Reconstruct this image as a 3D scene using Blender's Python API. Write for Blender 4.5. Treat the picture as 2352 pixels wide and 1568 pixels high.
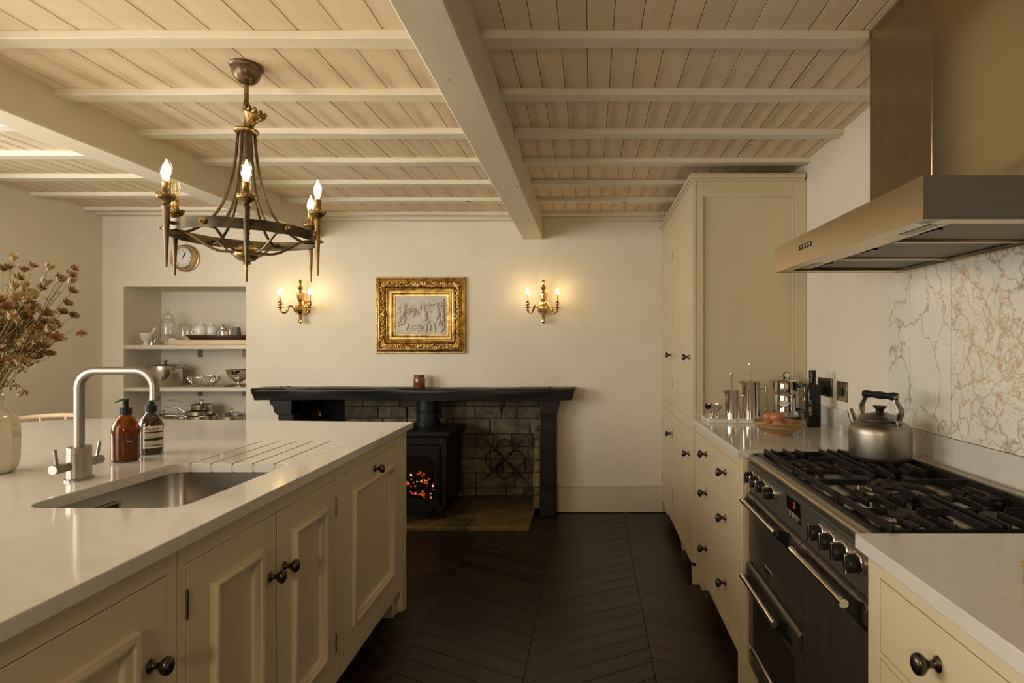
import bpy, bmesh, math, random
from mathutils import Vector, Matrix, geometry
from math import sin, cos, pi, radians as R

# ------------------------------------------------------------------ scene, camera, light
for _o in list(bpy.data.objects):
    bpy.data.objects.remove(_o, do_unlink=True)
scene = bpy.context.scene
COL = scene.collection
random.seed(7)

F, PX, PY, CAMZ = 1300.0, 1357.0, 792.0, 1.30
cd = bpy.data.cameras.new('camera'); cam = bpy.data.objects.new('camera', cd); COL.objects.link(cam)
cam.location = (0, 0, CAMZ); cam.rotation_euler = (R(90), 0, 0)
cd.sensor_width = 36.0; cd.lens = 36.0 * F / 2352.0
cd.shift_x = (1176 - PX) / 2352.0; cd.shift_y = (PY - 784) / 2352.0
cd.clip_start = 0.02
scene.camera = cam
scene.view_settings.view_transform = 'Standard'
try: scene.view_settings.look = 'None'
except Exception: pass
scene.view_settings.gamma = 1.0
scene.view_settings.use_curve_mapping = False
scene.view_settings.exposure = -0.22

world = bpy.data.worlds.new('world'); scene.world = world; world.use_nodes = True
world.node_tree.nodes['Background'].inputs[0].default_value = (1.0, 0.9, 0.75, 1)
world.node_tree.nodes['Background'].inputs[1].default_value = 0.12

def area(name, loc, rot, sx, sy, power, color):
    l = bpy.data.lights.new(name, 'AREA'); l.shape = 'RECTANGLE'; l.size = sx; l.size_y = sy
    l.energy = power; l.color = color
    o = bpy.data.objects.new(name, l); COL.objects.link(o); o.location = loc; o.rotation_euler = rot
    return o
# daylight through the window of the left wall and through the window at the far left front
area('window_daylight_left', (-3.74, 1.5, 1.60), (0, R(-90), 0), 1.15, 2.0, 84, (1.0, 0.98, 0.94))
area('window_daylight_rear', (-3.0, -.55, 1.45), (R(90), 0, 0), 1.3, 1.3, 52, (1.0, 0.985, 0.94))
# warm fill added behind the camera for an unseen lamp, no body modelled
pl_ = bpy.data.lights.new('warm_fill_light', 'POINT'); pl_.energy = 46; pl_.color = (1.0, .80, .55); pl_.shadow_soft_size = .12
po_ = bpy.data.objects.new('warm_fill_light', pl_); COL.objects.link(po_); po_.location = (-.40, -.8, 1.50)
pl2_ = bpy.data.lights.new('left_fill_light', 'POINT'); pl2_.energy = 11; pl2_.color = (1.0, .82, .58); pl2_.shadow_soft_size = .12  # second warm fill, added to brighten the far left walls
po2_ = bpy.data.objects.new('left_fill_light', pl2_); COL.objects.link(po2_); po2_.location = (-2.2, .15, 1.75)

# ------------------------------------------------------------------ helpers
def at(px, py, y):                      # point seen at a pixel, at depth y
    return Vector(((px - PX) * y / F, y, CAMZ - (py - PY) * y / F))

class MB:
    def __init__(s): s.v = []; s.f = []; s.M = None
    def add(s, vs, fs):
        n = len(s.v)
        if s.M is not None: vs = [s.M @ Vector(p) for p in vs]
        s.v += [tuple(p) for p in vs]; s.f += [[n + i for i in f] for f in fs]
        return s
    def box(s, x0, y0, z0, x1, y1, z1):
        x0, x1 = sorted((x0, x1)); y0, y1 = sorted((y0, y1)); z0, z1 = sorted((z0, z1))
        v = [(x0,y0,z0),(x1,y0,z0),(x1,y1,z0),(x0,y1,z0),(x0,y0,z1),(x1,y0,z1),(x1,y1,z1),(x0,y1,z1)]
        return s.add(v, [(3,2,1,0),(4,5,6,7),(0,1,5,4),(1,2,6,5),(2,3,7,6),(3,0,4,7)])
    def hexa(s, v): return s.add(v, [(3,2,1,0),(4,5,6,7),(0,1,5,4),(1,2,6,5),(2,3,7,6),(3,0,4,7)])
    def lathe(s, prof, c=(0,0,0), seg=28, sx=1, sy=1):
        vs = []; fs = []; rows = []
        for r, z in prof:
            if r < 1e-6:
                rows.append([len(vs)]); vs.append((c[0], c[1], c[2] + z))
            else:
                rows.append(list(range(len(vs), len(vs) + seg)))
                for i in range(seg):
                    a = 2*pi*i/seg; vs.append((c[0]+r*sx*cos(a), c[1]+r*sy*sin(a), c[2]+z))
        for a, b in zip(rows[:-1], rows[1:]):
            for i in range(seg):
                j = (i+1) % seg
                if len(a) == 1 and len(b) == 1: break
                if len(a) == 1: fs.append((a[0], b[j], b[i]))
                elif len(b) == 1: fs.append((a[i], a[j], b[0]))
                else: fs.append((a[i], a[j], b[j], b[i]))
        return s.add(vs, fs)
    def cyl(s, c, r, h, seg=24, r2=None):
        r2 = r if r2 is None else r2
        return s.lathe([(0,0),(r,0),(r2,h),(0,h)], c, seg)
    def rod(s, a, b, r, r2=None, seg=12):
        return s.tube([a, b], [r, r if r2 is None else r2], seg)
    def tube(s, pts, r, seg=10, caps=True, flat=None):
        pts = [Vector(p) for p in pts]; n = len(pts)
        rs = r if isinstance(r, (list, tuple)) else [r]*n
        vs = []; fs = []
        t = (pts[1]-pts[0]).normalized()
        up = Vector((0,0,1)) if abs(t.z) < .9 else Vector((1,0,0))
        nrm = (up - t*up.dot(t)).normalized()
        for i in range(n):
            if i == 0: t2 = pts[1]-pts[0]
            elif i == n-1: t2 = pts[-1]-pts[-2]
            else: t2 = (pts[i+1]-pts[i]).normalized() + (pts[i]-pts[i-1]).normalized()
            t2 = t2.normalized() if t2.length > 1e-9 else t
            nrm = (nrm - t2*nrm.dot(t2))
            nrm = nrm.normalized() if nrm.length > 1e-6 else t2.orthogonal().normalized()
            b = t2.cross(nrm)
            fl = flat if flat else 1.0
            for k in range(seg):
                a = 2*pi*k/seg
                vs.append(pts[i] + nrm*(rs[i]*cos(a)) + b*(rs[i]*fl*sin(a)))
        for i in range(n-1):
            for k in range(seg):
                k2 = (k+1) % seg
                fs.append((i*seg+k, i*seg+k2, (i+1)*seg+k2, (i+1)*seg+k))
        if caps:
            fs.append(tuple(reversed(range(seg)))); fs.append(tuple(range((n-1)*seg, n*seg)))
        return s.add(vs, fs)
    def ell(s, c, r, seg=16, rings=10):
        if not isinstance(r, (tuple, list)): r = (r, r, r)
        prof = [(sin(pi*i/rings), -cos(pi*i/rings)*r[2]) for i in range(rings+1)]
        prof[0] = (0, -r[2]); prof[-1] = (0, r[2])
        return s.lathe([(p[0], p[1]) for p in prof], c, seg, r[0], r[1])
    def prism(s, poly, z0, z1):
        n = len(poly)
        v = [(x, y, z0) for x, y in poly] + [(x, y, z1) for x, y in poly]
        return s.add(v, [tuple(reversed(range(n))), tuple(range(n, 2*n))] + [(i, (i+1) % n, n+(i+1) % n, n+i) for i in range(n)])
    def build(s, name, m=None, parent=None, bevel=0, smooth=True, seg=2, ang=35, loc=None):
        me = bpy.data.meshes.new(name); me.from_pydata(s.v, [], s.f); me.update()
        bm = bmesh.new(); bm.from_mesh(me)
        bmesh.ops.remove_doubles(bm, verts=bm.verts, dist=1e-6)
        bmesh.ops.recalc_face_normals(bm, faces=bm.faces)
        bm.to_mesh(me); bm.free()
        if smooth:
            me.shade_smooth(); me.set_sharp_from_angle(angle=R(ang))
        else: me.shade_flat()
        if m: me.materials.append(m)
        o = bpy.data.objects.new(name, me); COL.objects.link(o)
        if parent: o.parent = parent
        if loc: o.location = loc
        if bevel:
            b = o.modifiers.new('bevel', 'BEVEL'); b.width = bevel; b.segments = seg
            b.limit_method = 'ANGLE'; b.angle_limit = R(40); b.harden_normals = False
        return o

def tag(o, label=None, cat=None, group=None, kind=None):
    if label: o['label'] = label
    if cat: o['category'] = cat
    if group: o['group'] = group
    if kind: o['kind'] = kind
    return o
def thing(name, label, cat, loc=(0,0,0), rz=0, group=None):
    o = bpy.data.objects.new(name, None); COL.objects.link(o); o.location = loc
    o.rotation_euler = (0, 0, rz); o.empty_display_size = .05
    return tag(o, label, cat, group)
def copy_tree(o, parent=None):
    c = o.copy(); COL.objects.link(c)
    if parent: c.parent = parent
    for ch in list(o.children): copy_tree(ch, c)
    return c
def dup_obj(o, parent=None, loc=None, rot=None, scale=None):
    c = o.copy(); COL.objects.link(c); c.parent = parent
    if loc is not None: c.location = loc
    if rot is not None: c.rotation_euler = rot
    if scale is not None: c.scale = scale
    return c
def text_geo(txt, size, align='CENTER'):
    cu = bpy.data.curves.new('lettering', 'FONT'); cu.body = txt; cu.size = size
    cu.align_x = align; cu.align_y = 'CENTER'; cu.resolution_u = 3
    o = bpy.data.objects.new('lettering', cu); COL.objects.link(o)
    dg = bpy.context.evaluated_depsgraph_get(); dg.update()
    me = o.evaluated_get(dg).to_mesh()
    vs = [tuple(v.co) for v in me.vertices]; fs = [tuple(p.vertices) for p in me.polygons]
    o.evaluated_get(dg).to_mesh_clear()
    bpy.data.objects.remove(o, do_unlink=True); bpy.data.curves.remove(cu)
    return vs, fs

# ------------------------------------------------------------------ materials
def newmat(name):
    m = bpy.data.materials.new(name); m.use_nodes = True
    nt = m.node_tree; b = nt.nodes['Principled BSDF']
    return m, nt, b
def N(nt, t, **kw):
    n = nt.nodes.new(t)
    for k, v in kw.items(): setattr(n, k, v)
    return n
def ramp(nt, fac, stops):
    r = N(nt, 'ShaderNodeValToRGB'); e = r.color_ramp.elements
    while len(e) < len(stops): e.new(.5)
    for i, (p, c) in enumerate(stops):
        e[i].position = p; e[i].color = (c[0], c[1], c[2], 1)
    nt.links.new(fac, r.inputs[0]); return r.outputs[0]
def coords(nt, scale=(1,1,1), rot=(0,0,0), kind='Object'):
    tc = N(nt, 'ShaderNodeTexCoord'); mp = N(nt, 'ShaderNodeMapping')
    mp.inputs['Scale'].default_value = scale; mp.inputs['Rotation'].default_value = rot
    nt.links.new(tc.outputs[kind], mp.inputs[0]); return mp.outputs[0]
def noise(nt, vec, scale, detail=4, rough=.5, dist=0):
    n = N(nt, 'ShaderNodeTexNoise'); n.inputs['Scale'].default_value = scale
    n.inputs['Detail'].default_value = detail; n.inputs['Roughness'].default_value = rough
    n.inputs['Distortion'].default_value = dist
    nt.links.new(vec, n.inputs['Vector']); return n
def bump(nt, b, h, strength, dist=.002):
    bp = N(nt, 'ShaderNodeBump'); bp.inputs['Strength'].default_value = strength
    bp.inputs['Distance'].default_value = dist
    nt.links.new(h, bp.inputs['Height']); nt.links.new(bp.outputs[0], b.inputs['Normal'])
def simple(name, col, rough=.5, metal=0, coat=0, **kw):
    m, nt, b = newmat(name)
    b.inputs['Base Color'].default_value = (*col, 1); b.inputs['Roughness'].default_value = rough
    b.inputs['Metallic'].default_value = metal; b.inputs['Coat Weight'].default_value = coat
    for k, v in kw.items(): b.inputs[k].default_value = v
    return m
def varied(name, c1, c2, rough=.5, metal=0, scale=6, stretch=(1,1,1), bmp=0, bscale=None, rvar=0, bd=.002, detail=4, dist=0, rand=0, pos=(.35,.65)):
    m, nt, b = newmat(name)
    v = coords(nt, stretch)
    n = noise(nt, v, scale, detail, .55, dist)
    c = ramp(nt, n.outputs['Fac'], [(pos[0], c1), (pos[1], c2)])
    if rand:
        oi = N(nt, 'ShaderNodeObjectInfo'); hs = N(nt, 'ShaderNodeHueSaturation')
        mr = N(nt, 'ShaderNodeMapRange'); mr.inputs['To Min'].default_value = 1-rand; mr.inputs['To Max'].default_value = 1+rand
        nt.links.new(oi.outputs['Random'], mr.inputs[0]); nt.links.new(mr.outputs[0], hs.inputs['Value'])
        nt.links.new(c, hs.inputs['Color']); c = hs.outputs[0]
    nt.links.new(c, b.inputs['Base Color'])
    b.inputs['Roughness'].default_value = rough; b.inputs['Metallic'].default_value = metal
    if rvar:
        mr = N(nt, 'ShaderNodeMapRange'); mr.inputs['To Min'].default_value = rough-rvar; mr.inputs['To Max'].default_value = rough+rvar
        nt.links.new(n.outputs['Fac'], mr.inputs[0]); nt.links.new(mr.outputs[0], b.inputs['Roughness'])
    if bmp:
        n2 = noise(nt, v, bscale or scale*3, 5, .6)
        bump(nt, b, n2.outputs['Fac'], bmp, bd)
    return m
def emis(name, col, strength):
    m, nt, b = newmat(name)
    b.inputs['Base Color'].default_value = (*col, 1)
    b.inputs['Emission Color'].default_value = (*col, 1); b.inputs['Emission Strength'].default_value = strength
    return m
def clear(name, tint=(1,1,1), gloss=.12, rough=.02):
    m = bpy.data.materials.new(name); m.use_nodes = True; nt = m.node_tree; nt.nodes.clear()
    o = N(nt, 'ShaderNodeOutputMaterial'); mix = N(nt, 'ShaderNodeMixShader')
    t = N(nt, 'ShaderNodeBsdfTransparent'); g = N(nt, 'ShaderNodeBsdfGlossy')
    t.inputs[0].default_value = (*tint, 1); g.inputs['Roughness'].default_value = rough
    lw = N(nt, 'ShaderNodeLayerWeight'); lw.inputs[0].default_value = .35
    mr = N(nt, 'ShaderNodeMapRange'); mr.inputs['To Min'].default_value = gloss*.4; mr.inputs['To Max'].default_value = min(1, gloss*5)
    nt.links.new(lw.outputs['Facing'], mr.inputs[0]); nt.links.new(mr.outputs[0], mix.inputs[0])
    nt.links.new(t.outputs[0], mix.inputs[1]); nt.links.new(g.outputs[0], mix.inputs[2])
    nt.links.new(mix.outputs[0], o.inputs[0]); return m

CREAM = (.80, .71, .54)
m_wall = varied('wall_plaster', (.70,.635,.505), (.74,.675,.545), .85, scale=2.5, bmp=.25, bscale=9, bd=.01)
m_trim = simple('painted_trim', (.63,.56,.43), .45)
m_cab = varied('cabinet_paint', (.58,.485,.315), (.60,.505,.33), .38, scale=3, bmp=.05, bscale=60)
m_beam = varied('painted_beam', (.66,.58,.44), (.72,.64,.49), .6, scale=3, stretch=(1,.25,1), bmp=.35, bscale=8, bd=.006)
m_joist = varied('painted_joist', (.66,.58,.44), (.73,.65,.50), .6, scale=5, stretch=(.3,1,1), bmp=.35, bscale=9, bd=.005)

def marks(nt, b, col, vec, sc=9, thr=.735):
    n = noise(nt, vec, sc, 2, .5, .3)
    k = ramp(nt, n.outputs['Fac'], [(thr, (0,0,0)), (thr+.015, (1,1,1))])
    mx = N(nt, 'ShaderNodeMix', data_type='RGBA'); nt.links.new(k, mx.inputs[0]); nt.links.new(col, mx.inputs[6])
    mx.inputs[7].default_value = (.10,.06,.025,1); nt.links.new(mx.outputs[2], b.inputs['Base Color'])
for m_ in (m_beam, m_joist):
    nt_ = m_.node_tree; b_ = nt_.nodes['Principled BSDF']; l_ = b_.inputs['Base Color'].links[0].from_socket
    marks(nt_, b_, l_, coords(nt_, (1, .35, 1) if m_ is m_beam else (.35, 1, 1)), 11, .745)
def board_mat():
    m, nt, b = newmat('whitewashed_board')
    v = coords(nt, (1, .12, 1))
    n1 = noise(nt, v, 14, 5, .6, .4)
    vo = N(nt, 'ShaderNodeTexVoronoi'); vo.inputs['Scale'].default_value = 3.2
    v2 = coords(nt, (1, .55, 1)); nt.links.new(v2, vo.inputs['Vector'])
    c1 = ramp(nt, n1.outputs['Fac'], [(.30, (.56,.43,.27)), (.52, (.73,.59,.405)), (.75, (.78,.65,.46))])
    knot = ramp(nt, vo.outputs['Distance'], [(.02, (.45,.33,.2)), (.10, (1,1,1))])
    mx = N(nt, 'ShaderNodeMix', data_type='RGBA', blend_type='MULTIPLY'); mx.inputs[0].default_value = .55
    nt.links.new(c1, mx.inputs[6]); nt.links.new(knot, mx.inputs[7])
    oi = N(nt, 'ShaderNodeObjectInfo'); hs = N(nt, 'ShaderNodeHueSaturation'); mr = N(nt, 'ShaderNodeMapRange')
    mr.inputs['To Min'].default_value = .94; mr.inputs['To Max'].default_value = 1.05
    nt.links.new(oi.outputs['Random'], mr.inputs[0]); nt.links.new(mr.outputs[0], hs.inputs['Value'])
    nt.links.new(mx.outputs[2], hs.inputs['Color']); marks(nt, b, hs.outputs[0], coords(nt, (1, .3, 1)), 13, .735)
    b.inputs['Roughness'].default_value = .7; bump(nt, b, n1.outputs['Fac'], .25, .002); return m
m_board = board_mat()
m_groove = simple('bare_wood_groove', (.36,.25,.13), .8)
m_floor = varied('dark_oak', (.010,.0055,.003), (.034,.019,.009), .34, scale=7, stretch=(.25,3,1), bmp=.25, bscale=20, bd=.0015, rand=.45)
m_floorgap = simple('floor_gap', (.004,.003,.002), .8)

def quartz():
    m, nt, b = newmat('cream_quartz')
    v = coords(nt); n = noise(nt, v, 3.2, 6, .6, 1.2)
    c = ramp(nt, n.outputs['Fac'], [(.38, (.575,.545,.475)), (.52, (.60,.57,.50)), (.66, (.56,.53,.455))])
    nt.links.new(c, b.inputs['Base Color']); b.inputs['Roughness'].default_value = .12
    b.inputs['Coat Weight'].default_value = .3; b.inputs['Coat Roughness'].default_value = .05
    return m
m_quartz = quartz()

def marble(name, gold, scale, dens):
    m, nt, b = newmat(name)
    v = coords(nt, (1,1,.85))
    nz = noise(nt, v, 2.2, 6, .62)
    add = N(nt, 'ShaderNodeVectorMath', operation='MULTIPLY_ADD')
    add.inputs[1].default_value = (.55,.55,.55)
    nt.links.new(nz.outputs['Color'], add.inputs[0]); nt.links.new(v, add.inputs[2])
    vo = N(nt, 'ShaderNodeTexVoronoi', feature='DISTANCE_TO_EDGE'); vo.inputs['Scale'].default_value = scale
    nt.links.new(add.outputs[0], vo.inputs['Vector'])
    vo2 = N(nt, 'ShaderNodeTexVoronoi', feature='DISTANCE_TO_EDGE'); vo2.inputs['Scale'].default_value = scale*2.3
    nt.links.new(add.outputs[0], vo2.inputs['Vector'])
    msk = noise(nt, v, 3.0, 3, .5)
    w1 = ramp(nt, vo.outputs['Distance'], [(.0, (1,1,1)), (.045*dens, (.35,)*3), (.13*dens, (0,)*3)])
    w2 = ramp(nt, vo2.outputs['Distance'], [(.0, (.8,)*3), (.05*dens, (0,)*3)])
    mk = ramp(nt, msk.outputs['Fac'], [(.42, (0,)*3), (.6, (1,)*3)])
    mul = N(nt, 'ShaderNodeMath', operation='MULTIPLY'); nt.links.new(w2, mul.inputs[0]); nt.links.new(mk, mul.inputs[1])
    mx = N(nt, 'ShaderNodeMath', operation='MAXIMUM'); nt.links.new(w1, mx.inputs[0]); nt.links.new(mul.outputs[0], mx.inputs[1])
    base = ramp(nt, nz.outputs['Fac'], [(.35, (.62,.62,.55)), (.62, (.78,.75,.65))])
    vein = ramp(nt, msk.outputs['Fac'], [(.4, gold[0]), (.6, gold[1])])
    mc = N(nt, 'ShaderNodeMix', data_type='RGBA')
    nt.links.new(mx.outputs[0], mc.inputs[0]); nt.links.new(base, mc.inputs[6]); nt.links.new(vein, mc.inputs[7])
    nt.links.new(mc.outputs[2], b.inputs['Base Color']); b.inputs['Roughness'].default_value = .22
    return m
m_marble_gold = marble('gold_veined_marble', ((.30,.22,.13), (.54,.37,.18)), 14, .85)
m_marble_grey = marble('grey_veined_marble', ((.30,.26,.19), (.46,.37,.24)), 5.0, .28)

m_steel = varied('brushed_steel', (.38,.345,.28), (.43,.39,.32), .33, 1, scale=5, stretch=(40,1,40), bmp=.05, bscale=20, bd=.0004, rvar=.06)
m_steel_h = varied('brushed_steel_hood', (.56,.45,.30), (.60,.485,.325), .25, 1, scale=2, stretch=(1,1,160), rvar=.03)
m_steel_c = varied('darkened_chimney_steel', (.36,.275,.16), (.39,.30,.18), .27, 1, scale=2, stretch=(1,160,1), rvar=.03)  # hood steel darkened to stand in for dark reflections on the chimney
m_steel_dark = varied('dark_steel_front', (.16,.145,.12), (.19,.17,.145), .36, .9, scale=4, stretch=(1,12,1), rvar=.05)
m_steel_v = simple('satin_steel_tap', (.30,.28,.245), .36, 1)
m_chrome = simple('polished_chrome', (.72,.68,.60), .08, 1)
m_pan = simple('pan_steel', (.62,.58,.50), .20, 1)
m_alu = varied('worn_aluminium', (.29,.265,.21), (.37,.34,.27), .40, 1, scale=9, bmp=.12, bscale=25, bd=.001, rvar=.08)
m_pewter = simple('dark_bronze_knob', (.085,.072,.055), .26, .95)
m_hinge = simple('steel_hinge', (.22,.20,.17), .35, 1)
m_brass = simple('polished_brass', (.68,.46,.17), .18, 1)
m_oldbrass = varied('aged_brass', (.15,.095,.035), (.40,.27,.10), .36, 1, scale=18, rvar=.1)
m_bronze = varied('dark_patinated_bronze', (.05,.042,.026), (.14,.10,.05), .42, .9, scale=12, rvar=.1)
m_bronze_top = varied('brown_bronze', (.10,.065,.035), (.2,.135,.07), .36, .9, scale=14)
m_gold = varied('gilt_wood', (.20,.11,.03), (.60,.38,.12), .36, .9, scale=24, bmp=.3, bscale=60, bd=.002)
m_plaque = varied('cast_relief', (.50,.44,.35), (.60,.54,.44), .6, scale=14)
m_black = simple('black_enamel', (.010,.010,.010), .28)
m_goldleaf = varied('gilt_highlights', (.55,.34,.10), (.85,.58,.22), .30, .95, scale=30)
m_castiron = varied('cast_iron', (.012,.011,.010), (.022,.02,.017), .5, .3, scale=40, bmp=.2, bscale=120)
m_plastic = simple('black_plastic', (.008,.009,.009), .32)
m_blackwood = varied('black_oak', (.008,.007,.005), (.024,.020,.016), .36, scale=5, stretch=(.4,2,2), bmp=.3, bscale=14, bd=.003)
m_darkglass = simple('oven_glass', (.004,.004,.004), .06)
m_stone = varied('slate_block', (.075,.060,.033), (.20,.16,.09), .75, scale=9, bmp=.8, bscale=18, bd=.008, rand=.35, dist=.6)
m_mortar = varied('soot_mortar', (.03,.025,.018), (.07,.055,.038), .9, scale=12)
m_jamb = varied('buff_stone', (.12,.085,.04), (.22,.16,.08), .8, scale=12, bmp=.8, bscale=30, bd=.006, rand=.2)
m_hearth = varied('olive_slate', (.045,.038,.015), (.17,.11,.035), .30, scale=3.2, dist=1.5, bmp=.4, bscale=7, bd=.004, rand=.2)
m_dull_black = simple('dull_black', (.008,.007,.006), .9)
m_white = simple('white_porcelain', (.78,.75,.66), .15)
m_marblew = varied('pale_marble', (.60,.57,.50), (.74,.71,.62), .3, scale=12)
m_vase = simple('glazed_vase', (.66,.59,.46), .10, coat=.5)
m_glass = clear('clear_glass', (.96,.96,.93), .14)
m_bulbglass = clear('bulb_glass', (1,.93,.78), .06)
m_amber = simple('amber_glass', (.50,.21,.04), .04, 0, 0, **{'Transmission Weight': .92, 'IOR': 1.3})
m_amberdk = simple('dark_brown_glass', (.035,.016,.006), .07, 0, .4)
m_candle = simple('candle_glass', (.17,.055,.02), .18, 0, .3)
m_label = simple('paper_label', (.66,.58,.42), .6)
m_ink = simple('black_ink', (.012,.011,.010), .5)
m_cream_ink = simple('cream_ink', (.6,.55,.42), .5)
m_lid_brass = simple('satin_brass_case', (.50,.36,.19), .30, 1)
m_dial = simple('clock_dial', (.66,.68,.60), .4)
m_wood = varied('olive_wood', (.24,.13,.045), (.42,.25,.10), .42, scale=7, stretch=(1,3,5), dist=1, bmp=.1)
m_palewood = varied('pale_board_wood', (.60,.44,.27), (.70,.54,.35), .55, scale=6, stretch=(.4,3,3))
m_darkwood = varied('dark_tray_wood', (.05,.025,.012), (.10,.05,.025), .4, scale=8, stretch=(.5,3,3))
m_egg = varied('brown_egg', (.33,.12,.04), (.45,.18,.07), .42, scale=30, rand=.12)
m_greycup = varied('grey_stoneware', (.13,.125,.11), (.2,.19,.165), .5, scale=20)
m_bottle = simple('black_oil_bottle', (.006,.005,.004), .10, 0, 0, **{'Specular IOR Level': .35})
m_stem = varied('dry_stem', (.16,.13,.045), (.27,.20,.07), .7, scale=30)
m_petals = [varied('dry_petal_rust', (.24,.10,.025), (.45,.24,.08), .7, scale=60, rand=.25),
            varied('dry_petal_brown', (.16,.085,.02), (.34,.20,.06), .7, scale=60, rand=.25),
            varied('dry_petal_tan', (.40,.27,.11), (.52,.38,.18), .7, scale=60, rand=.2)]
m_core = simple('dry_flower_core', (.20,.13,.045), .9)
m_bulb_on = emis('lit_filament_core', (1.0, .74, .40), 92)
m_bulb_wall = emis('lit_candle_bulb', (1.0, .66, .30), 86)
m_filament = emis('faint_filament', (1.0, .45, .12), 2.0)
m_red = emis('red_digit', (1.0, .02, .03), 1.6)
m_indicator = simple('dim_red_segment', (.12,.005,.008), .4)
m_icon = simple('panel_icon', (.42,.40,.35), .4)
m_fine = simple('panel_print', (.05,.045,.04), .5)

def mesh_filter():
    m, nt, b = newmat('filter_mesh')
    v = coords(nt); w = N(nt, 'ShaderNodeTexWave', bands_direction='Y'); w.inputs['Scale'].default_value = 42
    nt.links.new(v, w.inputs['Vector'])
    c = ramp(nt, w.outputs['Fac'], [(.2, (.05,.045,.03)), (.7, (.30,.26,.19))])
    nt.links.new(c, b.inputs['Base Color']); b.inputs['Metallic'].default_value = .9; b.inputs['Roughness'].default_value = .4
    bump(nt, b, w.outputs['Fac'], .8, .002); return m
m_filter = mesh_filter()

for m_, k_ in ((m_blackwood, .22), (m_castiron, .18), (m_plastic, .3), (m_black, .3), (m_floor, .35)):
    m_.node_tree.nodes['Principled BSDF'].inputs['Specular IOR Level'].default_value = k_
# ------------------------------------------------------------------ room shell
YB = 4.413; XR = 1.17; XL = -3.81; ZC = 2.30; ZB = 2.274
def struct(o): o['kind'] = 'structure'; return o

b = MB()
NX0, NX1, NZ0, NZ1 = -3.642, -2.688, .25, 1.755
FX0, FX1, FZ1 = -2.27, -.385, .92
T = 4.80
b.box(XL, YB, 0, NX0, T, 2.45); b.box(NX0, YB, NZ1, NX1, T, 2.45); b.box(NX0, YB, 0, NX1, T, NZ0)
b.box(NX1, YB, 0, FX0, T, 2.45); b.box(FX0, YB, FZ1, FX1, T, 2.45); b.box(FX1, YB, 0, XR+.1, T, 2.45)
b.box(XL, T, 0, NX1+.1, T+.1, 2.45)
struct(b.build('wall_back', m_wall, smooth=False))
struct(MB().box(XL-.12, -2.5, 0, XL, T+.1, 2.45).build('wall_left', m_wall, smooth=False))
struct(MB().box(XR, 1.12, 0, XR+.12, T+.1, 2.45).box(XR, -2.5, 0, XR+.12, 1.12, 1.02).build('wall_right', m_wall, smooth=False))  # left open near the camera so the hood reflects a dark void
struct(MB().box(-2.1, -2.62, 0, .2, -2.5, 2.45).box(XL-.12, -.82, 0, -2.1, -.7, 2.45).box(-2.2, -2.5, 0, -2.1, -.82, 2.45).build('wall_front', m_wall, smooth=False))  # stepped in at left for stronger window light; gap at right darkens hood reflections

# skirting board at the foot of the back wall
b = MB()
b.box(-.25, YB-.018, 0, .56, YB, .195); b.box(-.25, YB-.012, .195, .56, YB, .212)
struct(b.build('baseboard_back', m_trim, bevel=.003))
b = MB()
b.box(XL, YB-.018, 0, -2.62, YB, .195); b.box(XL, 0, 0, XL+.018, YB-.018, .195)
struct(b.build('baseboard_left', m_trim, bevel=.003))

# ceiling: bare slab, boards, joists
ceil = struct(MB().box(-2.165, -2.5, 2.312, XR+.1, T+.05, 2.46).build('ceiling', m_groove, smooth=False))
def boards(x0, x1, w, z, jit=.0):
    x = x0
    while x < x1 - .01:
        ww = w*(1+random.uniform(-jit, jit)); xe = min(x+ww, x1)
        g = random.choice([.0006, .001, .001, .0024])
        q = MB().box(-(xe-x)/2+g, 0, 0, (xe-x)/2-g, YB+2.45, .010)
        o = q.build('plank', m_board, ceil, bevel=.0016, seg=1)
        o.location = ((x+xe)/2, -2.45, z + random.uniform(-.0008, .0008))
        x = xe
boards(-.44, XR, .0875, ZC, .05)
boards(-2.17, -.46, .139, ZC, .05)
# the bay beyond the left beam sits a little higher
struct(MB().box(XL-.1, -2.5, 2.352, -2.16, T+.05, 2.5).build('ceiling', m_groove, smooth=False))
boards(XL, -2.17, .0885, 2.340, .05)

def joist(x0, x1, y0, w, zb, zt):
    n = max(6, int((x1-x0)/.09)); pts = []
    q = MB(); vs = []; fs = []
    ph = random.uniform(0, 9)
    for i in range(n+1):
        x = x0+(x1-x0)*i/n
        e1 = .0022*sin(ph+x*7)+random.uniform(-.0011, .0011); e2 = .0022*sin(ph+2+x*6)+random.uniform(-.0011, .0011)
        e3 = .0013*sin(ph+x*5)
        vs += [(x, y0+e1, zt), (x, y0+e1*.5, zb+e3), (x, y0+w+e2, zb+e3), (x, y0+w+e2, zt)]
    for i in range(n):
        a = i*4; c = a+4
        for k in range(4):
            k2 = (k+1) % 4; fs.append((a+k, a+k2, c+k2, c+k))
    fs += [(3,2,1,0), (n*4, n*4+1, n*4+2, n*4+3)]
    q.add(vs, fs); return q.build('joist', m_joist, ceil, bevel=.003, seg=2)
for k in range(-4, 7):
    y0 = 1.796+.407*k
    w = .068
    xr = .885 if k == 0 else XR
    if k == 6: w = .05
    joist(-.42, xr, y0, w, ZB, ZC+.001)
    joist(-2.12, -.46, y0, w, ZB, ZC+.001)
    joist(XL, -2.20, y0+.01, w, 2.312, 2.341)
joist(-.42, XR, 4.345, .066, ZB-.012, ZC+.001); joist(-2.12, -.46, 4.345, .066, ZB-.012, ZC+.001); joist(XL, -2.2, 4.345, .066, 2.312-.012, 2.341)

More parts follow.
